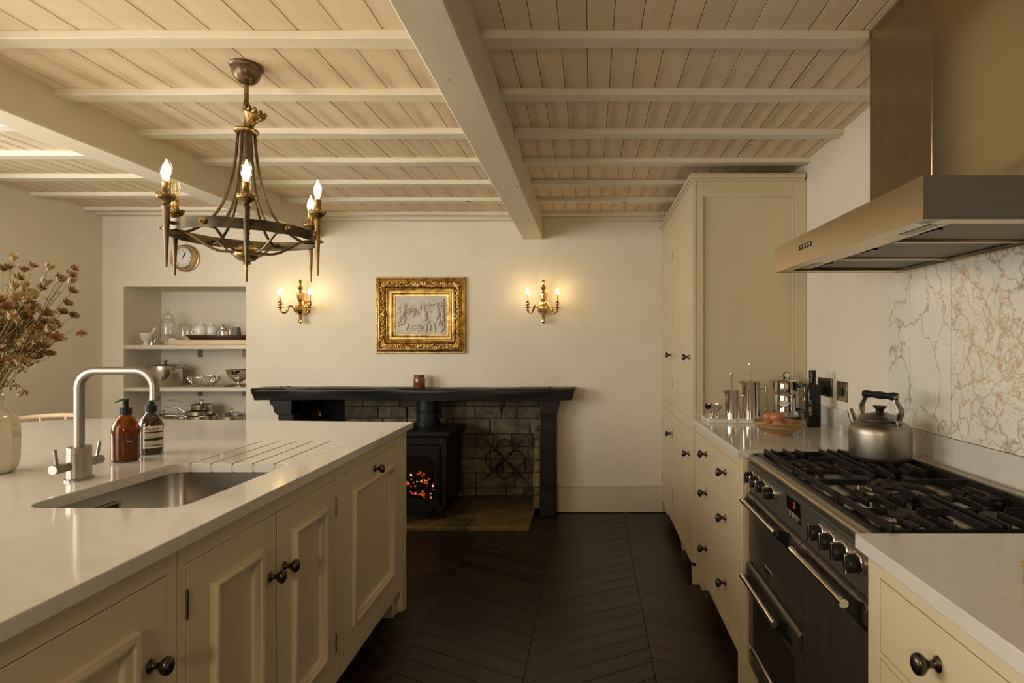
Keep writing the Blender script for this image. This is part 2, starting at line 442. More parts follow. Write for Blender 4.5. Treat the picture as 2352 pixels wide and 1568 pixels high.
def beam(name, a0, a1, c0, c1, z0, z1, y0=-2.5, y1=YB, zt=2.33):
    # a = left/right x at y1, c = left/right x at y0 ; slightly uneven edges
    n = 26; vs = []; fs = []
    for i in range(n+1):
        t = i/n; y = y0+(y1-y0)*t
        xl = c0+(a0-c0)*t; xr = c1+(a1-c1)*t; zb = z0+(z1-z0)*t
        e = lambda: random.uniform(-.0016, .0016)
        vs += [(xl+e(), y, zt), (xl+e(), y, zb+e()), (xr+e(), y, zb+e()), (xr+e(), y, zt)]
    for i in range(n):
        a = i*4; c = a+4
        for k in range(4):
            k2 = (k+1) % 4; fs.append((a+k, a+k2, c+k2, c+k))
    fs += [(3,2,1,0), (n*4, n*4+1, n*4+2, n*4+3)]
    return struct(MB().add(vs, fs).build(name, m_beam, bevel=.006, seg=2))
yy = -2.5; sl = lambda a, c: a + (a-c)/(4.413-1.348)*(-2.5-4.413)
beam('trim_1', -.53, -.373, sl(-.53,-.483), sl(-.373,-.348), 2.1215, 2.1215)
beam('trim_2', -2.24, -2.093, -2.24, -2.097, 2.135, 2.135, zt=2.37)

# windows that light the room (left wall and behind the camera)
def window(n, cx, cy, cz, w, h, axis):
    q = MB(); t = .05
    def bb(a0, c0, a1, c1, d):
        if axis == 'x': q.box(cx, cy+a0, cz+c0, cx+d, cy+a1, cz+c1)
        else: q.box(cx+a0, cy, cz+c0, cx+a1, cy+d, cz+c1)
    for s in (-1, 1):
        bb(s*w/2, -h/2-t, s*(w/2+t), h/2+t, .04)
        bb(-w/2, s*h/2, w/2, s*(h/2+t), .04)
    return struct(q.build('window_%d' % n, m_trim, bevel=.004))
window(1, XL, 1.5, 1.60, 2.0, 1.15, 'x')
window(2, -3.0, -.7, 1.45, 1.3, 1.3, 'y')

# floor: slab with chevron planks
floor = struct(MB().box(XL-.1, -2.5, -.2, XR+.1, T+.1, -.006).build('floor', m_floorgap, smooth=False))
cw = .514; rise = .262; ph_ = .108
ang = math.atan2(rise, cw)
def chev(sign):
    g = .0012; w = cw/2 - .0008
    poly = [(-w, -sign*rise/2*w/(cw/2)), (w, sign*rise/2*w/(cw/2)), (w, sign*rise/2*w/(cw/2)+ph_-2*g), (-w, -sign*rise/2*w/(cw/2)+ph_-2*g)]
    a = -sign*ang
    pr = [(x*cos(a)-y*sin(a), x*sin(a)+y*cos(a)) for x, y in poly]
    q = MB().prism(pr, -.012, 0).build('plank', m_floor, floor, bevel=.0009, seg=1)
    q.rotation_euler = (0, 0, sign*ang); return q
protos = {1: chev(1), -1: chev(-1)}
first = {1: True, -1: True}
for ci, xs in enumerate([-1.290, -.776, -.262, .252, .766]):
    if xs > .7: continue
    sgn = 1 if ci % 2 == 0 else -1
    y = .25 + (.03 if ci % 2 else 0)
    while y < YB-.10-rise/2:
        loc = (xs+cw/2, y, random.uniform(-.0004, .0002))
        if first[sgn]: o = protos[sgn]; first[sgn] = False; o.location = loc
        else: dup_obj(protos[sgn], floor, loc)
        y += ph_
    # last boards are cut at the wall
b = MB().box(XL, YB-.02, -.012, XR, YB, -.004)
# plain boards filling the margins outside the chevron field
b.box(XL, -2.5, -.012, -1.30, YB, -.0045); b.box(-1.3, -2.5, -.012, .77, .2, -.0045); b.box(.77, -2.5, -.012, XR, YB, -.0045); b.box(-1.3, 4.1, -.012, .77, YB, -.0048)
struct(b.build('floor', m_floor, smooth=False))

# ------------------------------------------------------------------ kitchen cupboards
MI = Matrix(((0,1,0,0),(-1,0,0,0),(0,0,1,0),(0,0,0,1)))      # (u,h,z) -> island frame
MR = Matrix(((0,-1,0,0),(1,0,0,0),(0,0,1,0),(0,0,0,1)))      # (u,h,z) -> right hand run
def mbm(M): q = MB(); q.M = M; return q

q = MB()
q.lathe([(0,0),(.0115,0),(.0125,.0015),(.011,.004),(.0065,.007),(.0052,.013),(.0065,.019),(.011,.0225),(.0155,.028),(.0168,.0335),(.0145,.039),(.0085,.0425),(0,.0435)], seg=24, sx=1.12, sy=.92)
_k = q.build('knob', m_pewter, ang=60); KNOB = _k.data; bpy.data.objects.remove(_k, do_unlink=True)
q = MB().lathe([(0,-.032),(.004,-.032),(.004,.032),(0,.032)], seg=8); _k = q.build('hinge', m_hinge); HINGE = _k.data; bpy.data.objects.remove(_k, do_unlink=True)
def put(mesh, name, parent, loc, rot=(0,0,0), sc=1):
    o = bpy.data.objects.new(name, mesh); COL.objects.link(o); o.parent = parent; o.location = loc; o.rotation_euler = rot; o.scale = (sc,)*3 if not isinstance(sc, tuple) else sc
    return o
def knob(parent, M, u, z, h=0.0, sc=1.0):
    p = M @ Vector((u, h, z)); s = 1 if M is MI else -1
    return put(KNOB, 'knob', parent, p, (0, s*R(90), 0), sc)
def hinge(parent, M, u, z, h=0.0):
    return put(HINGE, 'hinge', parent, M @ Vector((u, h, z)))
def ring(q, u0, z0, u1, z1, prof):
    # mitred moulding; prof = [(inset, height), ...]
    n = len(prof); vs = []; fs = []
    for (uu, zz, su, sz) in ((u0,z0,1,1),(u1,z0,-1,1),(u1,z1,-1,-1),(u0,z1,1,-1)):
        for i, h in prof: vs.append((uu+su*i, h, zz+sz*i))
    for c in range(4):
        a = c*n; d = ((c+1) % 4)*n
        for k in range(n):
            k2 = (k+1) % n; fs.append((a+k, a+k2, d+k2, d+k))
    return q.add(vs, fs)
FT = .020; G = .0018
def door(parent, M, u0, u1, z0, z1, mould=None, name='door'):
    q = mbm(M)
    if mould:
        iu, iz = mould
        q.box(u0+G, -FT, z0+G, u0+iu, 0, z1-G); q.box(u1-iu, -FT, z0+G, u1-G, 0, z1-G)
        q.box(u0+iu, -FT, z0+G, u1-iu, 0, z0+iz); q.box(u0+iu, -FT, z1-iz, u1-iu, 0, z1-G)
        q.box(u0+iu, -FT, z0+iz, u1-iu, -.009, z1-iz)
    else:
        q.box(u0+G, -FT, z0+G, u1-G, 0, z1-G)
    d = q.build(name, m_cab, parent, bevel=.0009, seg=1)
    if mould:
        r = ring(mbm(M), u0+iu-.012, z0+iz-.012, u1-iu+.012, z1-iz+.012,
                 [(0,0),(.001,.008),(.004,.013),(.009,.0155),(.014,.0145),(.017,.010),(.019,.008),(.026,.003),(.031,-.004),(.031,-.010),(.0,-.010)])
        r.build('moulding', m_cab, d, ang=50)
    return d

# island units: local origin at the far aisle corner of the island, u runs towards the camera
ISL = (-.917, 2.794, 0); IRZ = R(1.86)
def carcass(q, u0, u1, depth, z0, z1, stiles, rails):
    q.box(u0, -depth, z0, u1, -FT-.001, z1)
    for a, c in stiles: q.box(a, -FT, z0, c, 0, z1)
    for a, c, e, g in rails: q.box(a, -FT, e, c, 0, g)
ZT = .878
t = thing('island_cabinet', 'cream island cabinet with one wide moulded door, at the fireplace end', 'cabinet', ISL, IRZ)
q = mbm(MI); carcass(q, .0, .787, .62, .12, ZT, [(.059,.107),(.755,.787)], [(.107,.755,.832,ZT),(.107,.755,.12,.165)])
q.box(0, -.62, 0, .05, -FT-.001, .12); q.box(.05, -.62, 0, .10, -.03, .12)
q.build('body', m_cab, t, bevel=.001, seg=1)
q = mbm(MI); q.box(-.004, -.06, 0, .004, .006, ZT); q.box(.004, -.01, 0, .026, .006, ZT); q.box(.026, -.03, 0, .040, -.002, ZT); q.box(.040, -.03, .02, .059, .004, ZT)
q.build('corner_post', m_cab, t, bevel=.002)
d = door(t, MI, .107, .755, .165, .832, (.095, .088)); knob(d, MI, .432, .784)
t = thing('island_cabinet', 'cream island cabinet with a pair of moulded doors under the sink', 'cabinet', ISL, IRZ)
q = mbm(MI); carcass(q, .789, 1.610, .62, .12, .66, [(.789,.8185),(1.582,1.610)], [(.8185,1.582,.12,.165)])
q.box(.789, -FT, .66, .8185, 0, ZT); q.box(1.582, -FT, .66, 1.610, 0, ZT); q.box(.8185, -FT, .832, 1.582, 0, ZT)
q.box(.789, -.62, .66, .80, -FT, ZT); q.box(1.60, -.62, .66, 1.61, -FT, ZT)
q.build('body', m_cab, t, bevel=.001, seg=1)
d = door(t, MI, .8185, 1.2115, .165, .832, (.095, .086)); knob(d, MI, 1.173, .667); hinge(d, MI, .8185, .735); hinge(d, MI, .8185, .26)
d = door(t, MI, 1.2135, 1.582, .165, .832, (.09, .086)); knob(d, MI, 1.248, .667); hinge(d, MI, 1.582, .745); hinge(d, MI, 1.582, .26)
t = thing('island_cabinet', 'cream island cabinet nearest the camera, single moulded door with dark knob', 'cabinet', ISL, IRZ)
q = mbm(MI); carcass(q, 1.612, 2.42, .62, .12, ZT, [(1.612,1.640),(2.26,2.42)], [(1.640,2.26,.832,ZT),(1.640,2.26,.12,.165)])
q.box(2.36, -.6, 0, 2.42, -.03, .12)
q.build('body', m_cab, t, bevel=.001, seg=1)
d = door(t, MI, 1.640, 2.26, .165, .832, (.095, .086)); knob(d, MI, 1.688, .672)
t = thing('island_back_panel', 'cream panelled base on the far side of the island', 'panel', ISL, IRZ)
q = mbm(MI); q.box(.02, -1.55, .0, 2.42, -.63, ZT); q.build('body', m_cab, t, bevel=.002)
for k in range(3):
    r = ring(mbm(MI), .1+k*.78, .15, .80+k*.78, .80, [(0,0),(.001,.006),(.01,.010),(.02,.004),(.02,-.002),(0,-.002)])
    # panels on the seating side face away from the aisle
    r.v = [(-1.55-x, y, z) for x, y, z in r.v]; r.build('moulding', m_cab, t)

# island worktop: quartz slab with the undermount sink cut-out and drainer grooves
sx0, sx1, sy0, sy1, sr = -1.372, -.985, 1.356, 1.864, .055
def rc(cx, cy, r, a0, n=6): return [(cx+r*cos(R(a0+90*i/n)), cy+r*sin(R(a0+90*i/n))) for i in range(n+1)]
def skew(p): return (p[0] - (p[1]-1.6)*.0324*.0 , p[1])
sink_loop = rc(sx0+sr, sy0+sr, sr, 180) + rc(sx1-sr, sy0+sr, sr, 270) + rc(sx1-.03, sy1-.03, .03, 0)
gx = [-1.040, -1.111, -1.179, -1.249, -1.318]
groove = []
for g in gx:
    dx = -.018
    sink_loop += [(g+.0035, sy1), (g+.0035+dx, 2.31), (g-.0035+dx, 2.31), (g-.0035, sy1)]
    groove.append([(g+.0035, sy1), (g+.0035+dx, 2.31), (g-.0035+dx, 2.31), (g-.0035, sy1)])
sink_loop += rc(sx0+.035, sy1-.035, .035, 90)
def isl_edge(y): return -.897 + (2.864-y)*.0324
outer = [(isl_edge(.2), .2), (-.897, 2.864), (-2.60, 3.000), (-2.70, 2.985), (-2.80, 2.93), (-2.87, 2.85), (-2.91, 2.74), (-2.92, 2.6), (-2.92, .2)]
def slab(q, outer, holes, z0, z1):
    loops = [outer] + holes
    flat = [p for l in loops for p in l]; n = len(flat)
    tris = geometry.tessellate_polygon([[Vector((x, y, 0)) for x, y in l] for l in loops])
    vs = [(x, y, z1) for x, y in flat] + [(x, y, z0) for x, y in flat]
    fs = [tuple(t) for t in tris] + [tuple(n+i for i in reversed(t)) for t in tris]
    o = 0
    for l in loops:
        m = len(l)
        for i in range(m):
            j = (i+1) % m; fs.append((o+i, o+j, n+o+j, n+o+i))
        o += m
    q.add(vs, fs)
q = MB(); slab(q, outer, [sink_loop], .880, .910)
w = q.build('worktop', m_quartz, bevel=.0018, seg=2, smooth=True)
tag(w, 'large cream quartz worktop of the island, cut out for the sink', 'worktop')
q = MB()
for g in groove:
    q.hexa([(g[2][0],g[2][1],.882),(g[1][0],g[1][1],.882),(g[0][0],g[0][1]+.0006,.882),(g[3][0],g[3][1]+.0006,.882),
            (g[2][0],g[2][1],.9075),(g[1][0],g[1][1],.9075),(g[0][0],g[0][1]+.0006,.9055),(g[3][0],g[3][1]+.0006,.9055)])
o = q.build('drainer_groove', simple('shaded_groove_quartz', (.54,.46,.32), .4), w, smooth=False); o['kind'] = 'stuff'; o['label'] = 'drainer grooves with tan shading painted in'  # tan cast of the light on the quartz is put into the groove colour

t = thing('sink', 'stainless steel undermount sink bowl set into the island worktop', 'sink', (0,0,0))
e = .006
def loop(x0, y0, x1, y1, r, z): return [(x, y, z) for x, y in rc(x0+r,y0+r,r,180)+rc(x1-r,y0+r,r,270)+rc(x1-r,y1-r,r,0)+rc(x0+r,y1-r,r,90)]
L = [loop(sx0-.02, sy0-.02, sx1+.02, sy1+.02, .06, .879), loop(sx0-e, sy0-e, sx1+e, sy1+e, .05, .879), loop(sx0-e, sy0-e, sx1+e, sy1+e, .05, .872), loop(sx0, sy0, sx1, sy1, .05, .74), loop(sx0+.012, sy0+.012, sx1-.012, sy1-.012, .05, .705), loop(sx0+.04, sy0+.04, sx1-.04, sy1-.04, .04, .70)]
n = len(L[0]); vs = [p for l in L for p in l]; fs = []
for i in range(len(L)-1):
    for k in range(n):
        k2 = (k+1) % n; fs.append((i*n+k, i*n+k2, (i+1)*n+k2, (i+1)*n+k))
fs.append(tuple(range((len(L)-1)*n, len(L)*n)))
bw = MB().add(vs, fs).build('bowl', simple('sink_steel', (.40,.37,.31), .27, 1), t)
sm = bw.modifiers.new('solid', 'SOLIDIFY'); sm.thickness = .0015; sm.offset = -1
q = MB(); q.cyl((-1.18, 1.60, .7005), .045, .003); q.build('drain', m_chrome, t)
# overflow plate on the far-left wall of the bowl
ov = MB(); ov.box(sx0+.0005, 1.56, .805, sx0+.003, 1.65, .848); o = ov.build('overflow', m_steel_v, t, bevel=.001)
MB().box(sx0+.003, 1.572, .822, sx0+.005, 1.638, .842).build('overflow_slot', m_black, o)
MB().box(sx0+.003, 1.575, .812, sx0+.008, 1.635, .828).build('overflow_cover', m_steel_v, o, bevel=.001)

# ---- right hand run
t = thing('tall_cupboard', 'tall cream cupboard with cornice reaching almost to the joists, beside the back wall', 'cupboard', (.553, 3.084, 0))
WD = XR-.553-.0015; YL = YB-3.084-.0015
q = mbm(MR)
q.box(.0, -WD, .12, YL, -FT-.001, 2.195)
# near side: framed panel, faces the camera
Y0 = 0
def sidebox(a, b_, z0, z1, t0, t1): q.box(t0, -b_, z0, t1, -a, z1)   # a,b_ distances from the front into the room depth
sidebox(FT+.0006, .058, 0, 2.195, -.0135, -.0005); sidebox(.545, WD, .12, 2.195, -.014, 0)
sidebox(.058, .545, 2.105, 2.195, -.014, 0); sidebox(.058, .545, .12, .22, -.014, 0)
# front face frame
for a, c in ((-.014,.03),(.735,.745),(1.29,YL)): q.box(a, -FT, .10, c, 0, 2.195)
for z0, z1 in ((2.12,2.195),(.832,.89),(.10,.14)): q.box(.03, -FT, z0, 1.29, 0, z1)
q.box(-.014, -.05, 0, .02, 0, .12); q.box(.50, -.10, 0, .56, -.03, .12); q.box(1.24, -.10, 0, YL, -.03, .12); q.box(.02, -WD, 0, .06, -.06, .12)
q.build('body', m_cab, t, bevel=.0012, seg=1)
q = mbm(MR)
for z0, z1, e_ in ((2.188,2.202,.010),(2.202,2.222,.020),(2.222,2.230,.014)):
    q.box(-.014-e_, -WD+.008, z0, YL-.008, e_, z1)
q.build('cornice', m_cab, t, bevel=.006, seg=3)
for (u0, u1) in ((.03,.735),(.745,1.29)):
    for (z0, z1, kz) in ((.89,2.12,1.232-.0),(.14,.832,.692)):
        d = door(t, MR, u0, u1, z0, z1)
        knob(d, MR, u0+.06, kz)
        zz = (1.045, 1.48, 1.90) if z0 > .5 else (.28, .70)
        for z in zz: hinge(d, MR, u1, z, -.001)

t = thing('drawer_cabinet', 'cream cabinet of three wide drawers between the tall cupboard and the cooker', 'cabinet', (.565, 2.108, 0))
q = mbm(MR); U1 = .958; D2 = XR-.565-.0015
q.box(0, -D2, .12, U1, -FT-.001, ZT)
q.box(0, -FT, 0, .066, 0, ZT); q.box(.93, -FT, .12, U1, 0, ZT); q.box(0, -.06, 0, .03, -FT, .12)
for z0, z1 in ((.838,ZT),(.690,.713),(.454,.479),(.12,.166)): q.box(.066, -FT, z0, .93, 0, z1)
q.box(.89, -.09, 0, U1, -.025, .12); q.box(.03, -D2, 0, .06, -.07, .12)
q.build('body', m_cab, t, bevel=.0012, seg=1)
for z0, z1, kz in ((.713,.838,.768),(.479,.690,.578),(.166,.454,.306)):
    d = door(t, MR, .066, .93, z0, z1, name='drawer')
    knob(d, MR, .26, kz); knob(d, MR, .655, kz)
t = thing('drawer_cabinet', 'cream drawer cabinet in the near right corner, this side of the cooker', 'cabinet', (.573, .30, 0))
q = mbm(MR); U1 = .870; D2 = XR-.573-.0015
q.box(0, -D2, .12, U1, -FT-.001, ZT)
q.box(.822, -FT, 0, U1, 0, ZT); q.box(0, -FT, .12, .05, 0, ZT)
for z0, z1 in ((.838,ZT),(.680,.694),(.440,.454),(.12,.166)): q.box(.05, -FT, z0, .822, 0, z1)
q.box(.0, -.09, 0, .06, -.03, .12)
q.build('body', m_cab, t, bevel=.0012, seg=1)
for z0, z1, kz in ((.694,.838,.774),(.454,.680,.57),(.166,.440,.31)):
    d = door(t, MR, .05, .822, z0, z1, name='drawer')
    knob(d, MR, .633, kz); knob(d, MR, .25, kz)

w = MB().box(.545, 2.106, .880, XR-.021, 3.068, .910).build('worktop', m_quartz, bevel=.0018)
tag(w, 'cream worktop with coffee pots, between cooker and tall cupboard', 'worktop')
w = MB().box(.547, .28, .880, XR-.021, 1.173, .910).build('worktop', m_quartz, bevel=.0018)
tag(w, 'cream worktop in the near right corner, this side of the cooker', 'worktop')
u = MB().box(XR-.020, .28, .880, XR-.0005, 3.068, 1.0).build('upstand', m_quartz, bevel=.0015)
tag(u, 'low cream upstand along the right wall behind worktops and cooker', 'upstand')

t = thing('marble_splashback', 'white marble splashback with gold and grey veins behind the cooker', 'splashback', (XR, 1.2, 1.0))
for y0, y1, mm in ((2.06, 2.20, m_marble_grey), (1.822, 2.058, m_marble_grey), (1.15, 1.820, m_marble_gold)):
    MB().box(-.012, y0-1.2, .001, -.0005, y1-1.2, .80).build('marble_slab', mm, t, bevel=.001)
def wb(loc): q = MB(); q.M = Matrix.Translation(-Vector(loc)); return q

# ------------------------------------------------------------------ range cooker
L = (.59, 1.64, 0); t = thing('range_cooker', 'steel and black range cooker with gas hob, built into the right hand run', 'cooker', L)
Y0, Y1 = 1.176, 2.103; X = .59
q = wb(L); q.box(X+.002, Y0, .12, 1.125, Y1, .885); q.box(.64, Y0+.02, .02, 1.10, Y1-.02, .12)
q.build('body', m_steel_dark, t, bevel=.002)
q = wb(L); q.box(.62, Y0, .05, .64, Y1, .12); q.build('plinth', m_black, t)
# bullnose rail along the hob front
q = wb(L); prof = [(.584+.013*(1-cos(a)), .8805+.013*sin(a)) for a in [R(-70+20*i) for i in range(9)]]
pr = [(.605,.867)] + [(.597-.013*cos(a), .8805+.0135*sin(a)) for a in [R(-80+20*i) for i in range(9)]] + [(.615,.894),(.615,.867)]
vs = [(x, Y0, z) for x, z in pr] + [(x, Y1, z) for x, z in pr]; n = len(pr)
q.add(vs, [tuple(range(n)), tuple(range(2*n-1, n-1, -1))] + [(i, n+i, n+(i+1) % n, (i+1) % n) for i in range(n)])
q.build('front_rail', m_steel, t, ang=50)
q = wb(L); q.hexa([(.590,Y0,.762),(.62,Y0,.762),(.62,Y1,.762),(.590,Y1,.762),(.584,Y0,.867),(.62,Y0,.867),(.62,Y1,.867),(.584,Y1,.867)])
cp = q.build('control_panel', varied('control_panel_steel', (.21,.195,.16), (.25,.23,.19), .36, .85, scale=4, stretch=(1,12,1)), t, bevel=.001)
# knobs
def cooker_knob(y, z):
    q = MB(); q.M = Matrix.Translation(Vector((.587, y, z))-Vector(L)) @ Matrix.Rotation(R(-90), 4, 'Y')
    q.lathe([(0,0),(.0215,0),(.0225,.003),(.0215,.011),(.019,.0125),(0,.0125)], seg=28)
    k = q.build('knob', m_chrome, t, ang=30)
    q = MB(); q.M = Matrix.Translation(Vector((.5745, y, z))-Vector(L)) @ Matrix.Rotation(R(-90), 4, 'Y')
    q.lathe([(0,0),(.0185,0),(.0195,.006),(.0185,.022),(.017,.024),(0,.024)], seg=28)
    g = q.build('grip', m_plastic, k, ang=40)
    q = wb(L); q.hexa([(.546,y-.0035,z-.021),(.552,y-.0035,z-.021),(.552,y+.0035,z-.021),(.546,y+.0035,z-.021),(.546,y-.0035,z+.021),(.552,y-.0035,z+.021),(.552,y+.0035,z+.021),(.546,y+.0035,z+.021)])
    q.build('pointer', m_chrome, k, bevel=.0012)
    # printed symbol above the knob
    q = wb(L); q.box(.5838, y-.008, z+.0258, .586, y-.003, z+.0325); q.box(.5838, y+.001, z+.0258, .586, y+.006, z+.0325); q.box(.5838, y-.001, z+.0258, .586, y, z+.0325)
    q.build('symbol', m_fine, k, smooth=False)
for y in (2.02, 1.952, 1.886, 1.800): cooker_knob(y, .828)
for y in (1.425, 1.358, 1.290, 1.222): cooker_knob(y, .828)
# display with red digit and touch keys
q = wb(L); q.hexa([(.5865,1.580,.794),(.590,1.580,.794),(.590,1.690,.794),(.5865,1.690,.794),(.5835,1.580,.856),(.588,1.580,.856),(.588,1.690,.856),(.5835,1.690,.856)])
dp = q.build('display', m_darkglass, t, bevel=.0012)
def wall_text(txt, size, y, z, x, mat_, parent, name='lettering', depth=.0004, mir=False):
    vs, fs = text_geo(txt, size); q = wb(L)
    q.add([(x, y - vx, z + vy) for vx, vy, vz in vs], fs)       # read from the -X side: right is -Y
    return q.build(name, mat_, parent, smooth=False)
wall_text('2', .026, 1.625, .8385, .5832, m_red, dp, 'digit')
wall_text('1', .022, 1.656, .8385, .5832, m_indicator, dp, 'digit')
for i, (s, yk) in enumerate((('-', 1.663), ('m', 1.635), ('+', 1.606))):
    q = wb(L); y, z, k = yk, .807, .0075
    for a in ((y-k,z-k,y+k,z-k+.001),(y-k,z+k-.001,y+k,z+k),(y-k,z-k,y-k+.001,z+k),(y+k-.001,z-k,y+k,z+k)):
        q.box(.5845, a[0], a[1], .5853, a[2], a[3])
    kk = q.build('touch_key', m_icon, dp, smooth=False)
    if s == 'm':
        q = wb(L); q.box(.5845,y-.003,z-.003,.5853,y+.003,z+.003); q.build('key_mark', m_icon, kk.parent, smooth=False)
    else: wall_text(s, .012, y, z, .5844, m_icon, dp, 'key_mark')
# doors with rolled top edge
def cooker_door(y0, y1, z0, z1, glass=None, name='door'):
    x = .590; q = wb(L); r = .022
    pr = [(x+.0, z0)] + [(x-.004, z0+.004), (x-.004, z1-.052)] + [(x-.004-.012*sin(R(a)), z1-.052+.010*(1-cos(R(a)))) for a in (30,60,90)] + \
         [(x-.016, z1-.020)] + [(x-.016+.016*(1-cos(R(a))), z1-.018+.018*sin(R(a))) for a in (20,40,60,80)] + [(x+.001, z1), (x+.001, z0)]
    n = len(pr); vs = [(a, y0, b) for a, b in pr] + [(a, y1, b) for a, b in pr]
    q.add(vs, [tuple(range(n)), tuple(range(2*n-1, n-1, -1))] + [(i, n+i, n+(i+1) % n, (i+1) % n) for i in range(n)])
    d = q.build(name, m_steel_dark, t, bevel=.002, ang=50)
    d2 = None
    if glass:
        gy0, gy1, gz0, gz1 = glass
        wb(L).box(x-.0055, gy0, gz0, x-.0035, gy1, gz1).build('glass', m_darkglass, d, bevel=.001)
        for z in (gz0-.004,): wb(L).box(x-.010, gy0-.01, z-.006, x-.003, gy1+.01, z+.006).build('lower_trim', m_chrome, d, bevel=.002)
    return d
d1 = cooker_door(1.566, 2.098, .507, .757)
d2 = cooker_door(1.566, 2.098, .182, .502, (1.625, 2.075, .205, .405))
d3 = cooker_door(1.181, 1.560, .182, .757)
d4 = wb(L).box(.586, 1.181, .122, .592, 2.098, .174).build('storage_drawer', m_steel_dark, t, bevel=.002)
def handle(par, y0, y1, z):
    X = .535; q = wb(L)
    q.tube([(X, y0+.022, z), (X, y1-.022, z)], .0085, seg=16)
    h = q.build('handle', m_chrome, par)
    for s, y in ((1, y0), (-1, y1)):
        q = wb(L); q.tube([(X, y, z), (X, y+s*.024, z)], .0100, seg=16); q.build('handle_cap', m_chrome, par)
        # flared fin that carries the bar
        q = wb(L); th = .007; pts = [(X-.008, z+.007), (X+.020, z+.010), (.588, z-.004), (.588, z-.066), (.575, z-.052), (X+.012, z-.020), (X-.007, z-.007)]
        m_ = len(pts); ya, yb = y+s*.002, y+s*.002+s*th
        vs = [(a, ya, b) for a, b in pts] + [(a, yb, b) for a, b in pts]
        q.add(vs, [tuple(range(m_)), tuple(range(2*m_-1, m_-1, -1))] + [(i, m_+i, m_+(i+1) % m_, (i+1) % m_) for i in range(m_)])
        q.build('handle_bracket', m_plastic if s > 0 else m_steel_dark, par, bevel=.0025)
handle(d1, 1.640, 2.000, .752)
handle(d2, 1.650, 2.000, .484)
handle(d3, 1.196, 1.512, .753)
q = wb(L); q.box(.5835, 1.830, .538, .5875, 1.905, .562); bd = q.build('badge', m_chrome, d1, bevel=.001)
wb(L).box(.5828, 1.834, .541, .5836, 1.901, .559).build('badge_plate', m_plastic, d1, smooth=False)
# hob: steel well, black front band, back ledge
q = wb(L); q.box(.612, Y0, .885, .632, Y1, .899); q.box(.6, Y0, .885, 1.10, Y0+.02, .897); q.box(.6, Y1-.02, .885, 1.10, Y1, .897)
q.build('hob_edge', m_black, t, bevel=.0015)
wb(L).box(.632, Y0+.02, .872, 1.09, Y1-.02, .8855).build('hob_well', simple('hob_steel', (.16,.14,.11), .16, .95), t, bevel=.001)
q = wb(L); q.box(1.088, Y0, .885, 1.118, Y1, .918); q.box(1.118, Y0, .885, 1.149, Y1, .906); q.build('rear_ledge', m_steel, t, bevel=.003)
def burner(x, y, r):
    q = wb(L); q.lathe([(0,0),(r*1.15,0),(r*1.15,.003),(r*.95,.006),(r*.9,.014),(r*.86,.016),(0,.016)], (x,y,.8855), 36)
    for k in range(28):
        a = 2*pi*k/28; q.box(x+r*.9*cos(a)-.0008, y+r*.9*sin(a)-.0008, .896, x+r*.9*cos(a)+.0008, y+r*.9*sin(a)+.0008, .9015)
    bn = q.build('burner', varied('burner_alloy', (.22,.19,.14), (.34,.29,.20), .35, .9, scale=30), t)
    q = wb(L); q.lathe([(0,0),(r*.98,0),(r*1.0,.002),(r*.97,.005),(r*.6,.006),(0,.0062)], (x,y,.9018), 36)
    q.build('burner_cap', m_castiron, bn)
    wb(L).cyl((x-r*1.2, y+.01, .8855), .003, .016, 8).build('ignition_pin', m_white, bn)
for x, y, r in ((.708,1.872,.034),(.955,1.895,.036),(.728,1.335,.043),(.934,1.312,.030),(.835,1.612,.057)): burner(x, y, r)
# cast iron pan supports: three grids, each a frame with fingers
def grid(y0, y1, wok=False):
    q = wb(L); z1 = .9185; zt = .906; w = .0045
    def bar(xa, ya, xb, yb, za=.902, zb=z1, ww=w):
        d = Vector((xb-xa, yb-ya, 0)); n_ = Vector((-d.y, d.x, 0)).normalized()*ww
        q.hexa([(xa-n_.x,ya-n_.y,za),(xb-n_.x,yb-n_.y,za),(xb+n_.x,yb+n_.y,za),(xa+n_.x,ya+n_.y,za),
                (xa-n_.x*.7,ya-n_.y*.7,zb),(xb-n_.x*.7,yb-n_.y*.7,zb),(xb+n_.x*.7,yb+n_.y*.7,zb),(xa+n_.x*.7,ya+n_.y*.7,zb)])
    y0 += .004; y1 -= .004
    for x in (.640, 1.072): bar(x, y0, x, y1)
    for y in (y0+.004, y1-.004): bar(.640, y, 1.072, y, .899, .909)
    if not wok:
        ym = (y0+y1)/2
        for x in (.840, .872): bar(x, y0, x, y1)
        for xc in (.708, .955) if y0 > 1.6 else (.728, .934):
            for dx in (-.045, 0, .045):
                g = .030 if dx == 0 else .075
                bar(xc+dx, y0, xc+dx, y0+(y1-y0)/2-g*.9); bar(xc+dx, y1, xc+dx, y1-(y1-y0)/2+g*.9)
            bar(.640 if xc < .8 else .872, ym, xc-.035, ym); bar(xc+.035, ym, .840 if xc < .8 else 1.072, ym)
    else:
        xc, yc = .835, 1.612
        for a in (45,135,225,315): bar(xc+.035*cos(R(a)), yc+.035*sin(R(a)), xc+.088*cos(R(a)), yc+.088*sin(R(a)))
        for s in (-1, 1):
            bar(xc, yc+s*.050, xc, y1 if s > 0 else y0); bar(xc+s*.05, yc, .640 if s < 0 else 1.072, yc)
            for dx in (-.062, .062): bar(xc+dx, yc+s*.062, xc+dx, y1 if s > 0 else y0)
            for dx in (-.13, .13, .18): bar(xc+dx, y0 if s<0 else y1, xc+dx, (y0 if s<0 else y1)-s*.05)
    for x in (.640, 1.072, .84):
        for y in (y0+.006, y1-.006): q.box(x-.005, y-.005, .8855, x+.005, y+.005, .904)
    return q.build('pan_support', m_castiron, t, bevel=.0012, seg=1)
grid(1.776, 2.085); grid(1.458, 1.774, True); grid(1.194, 1.456)

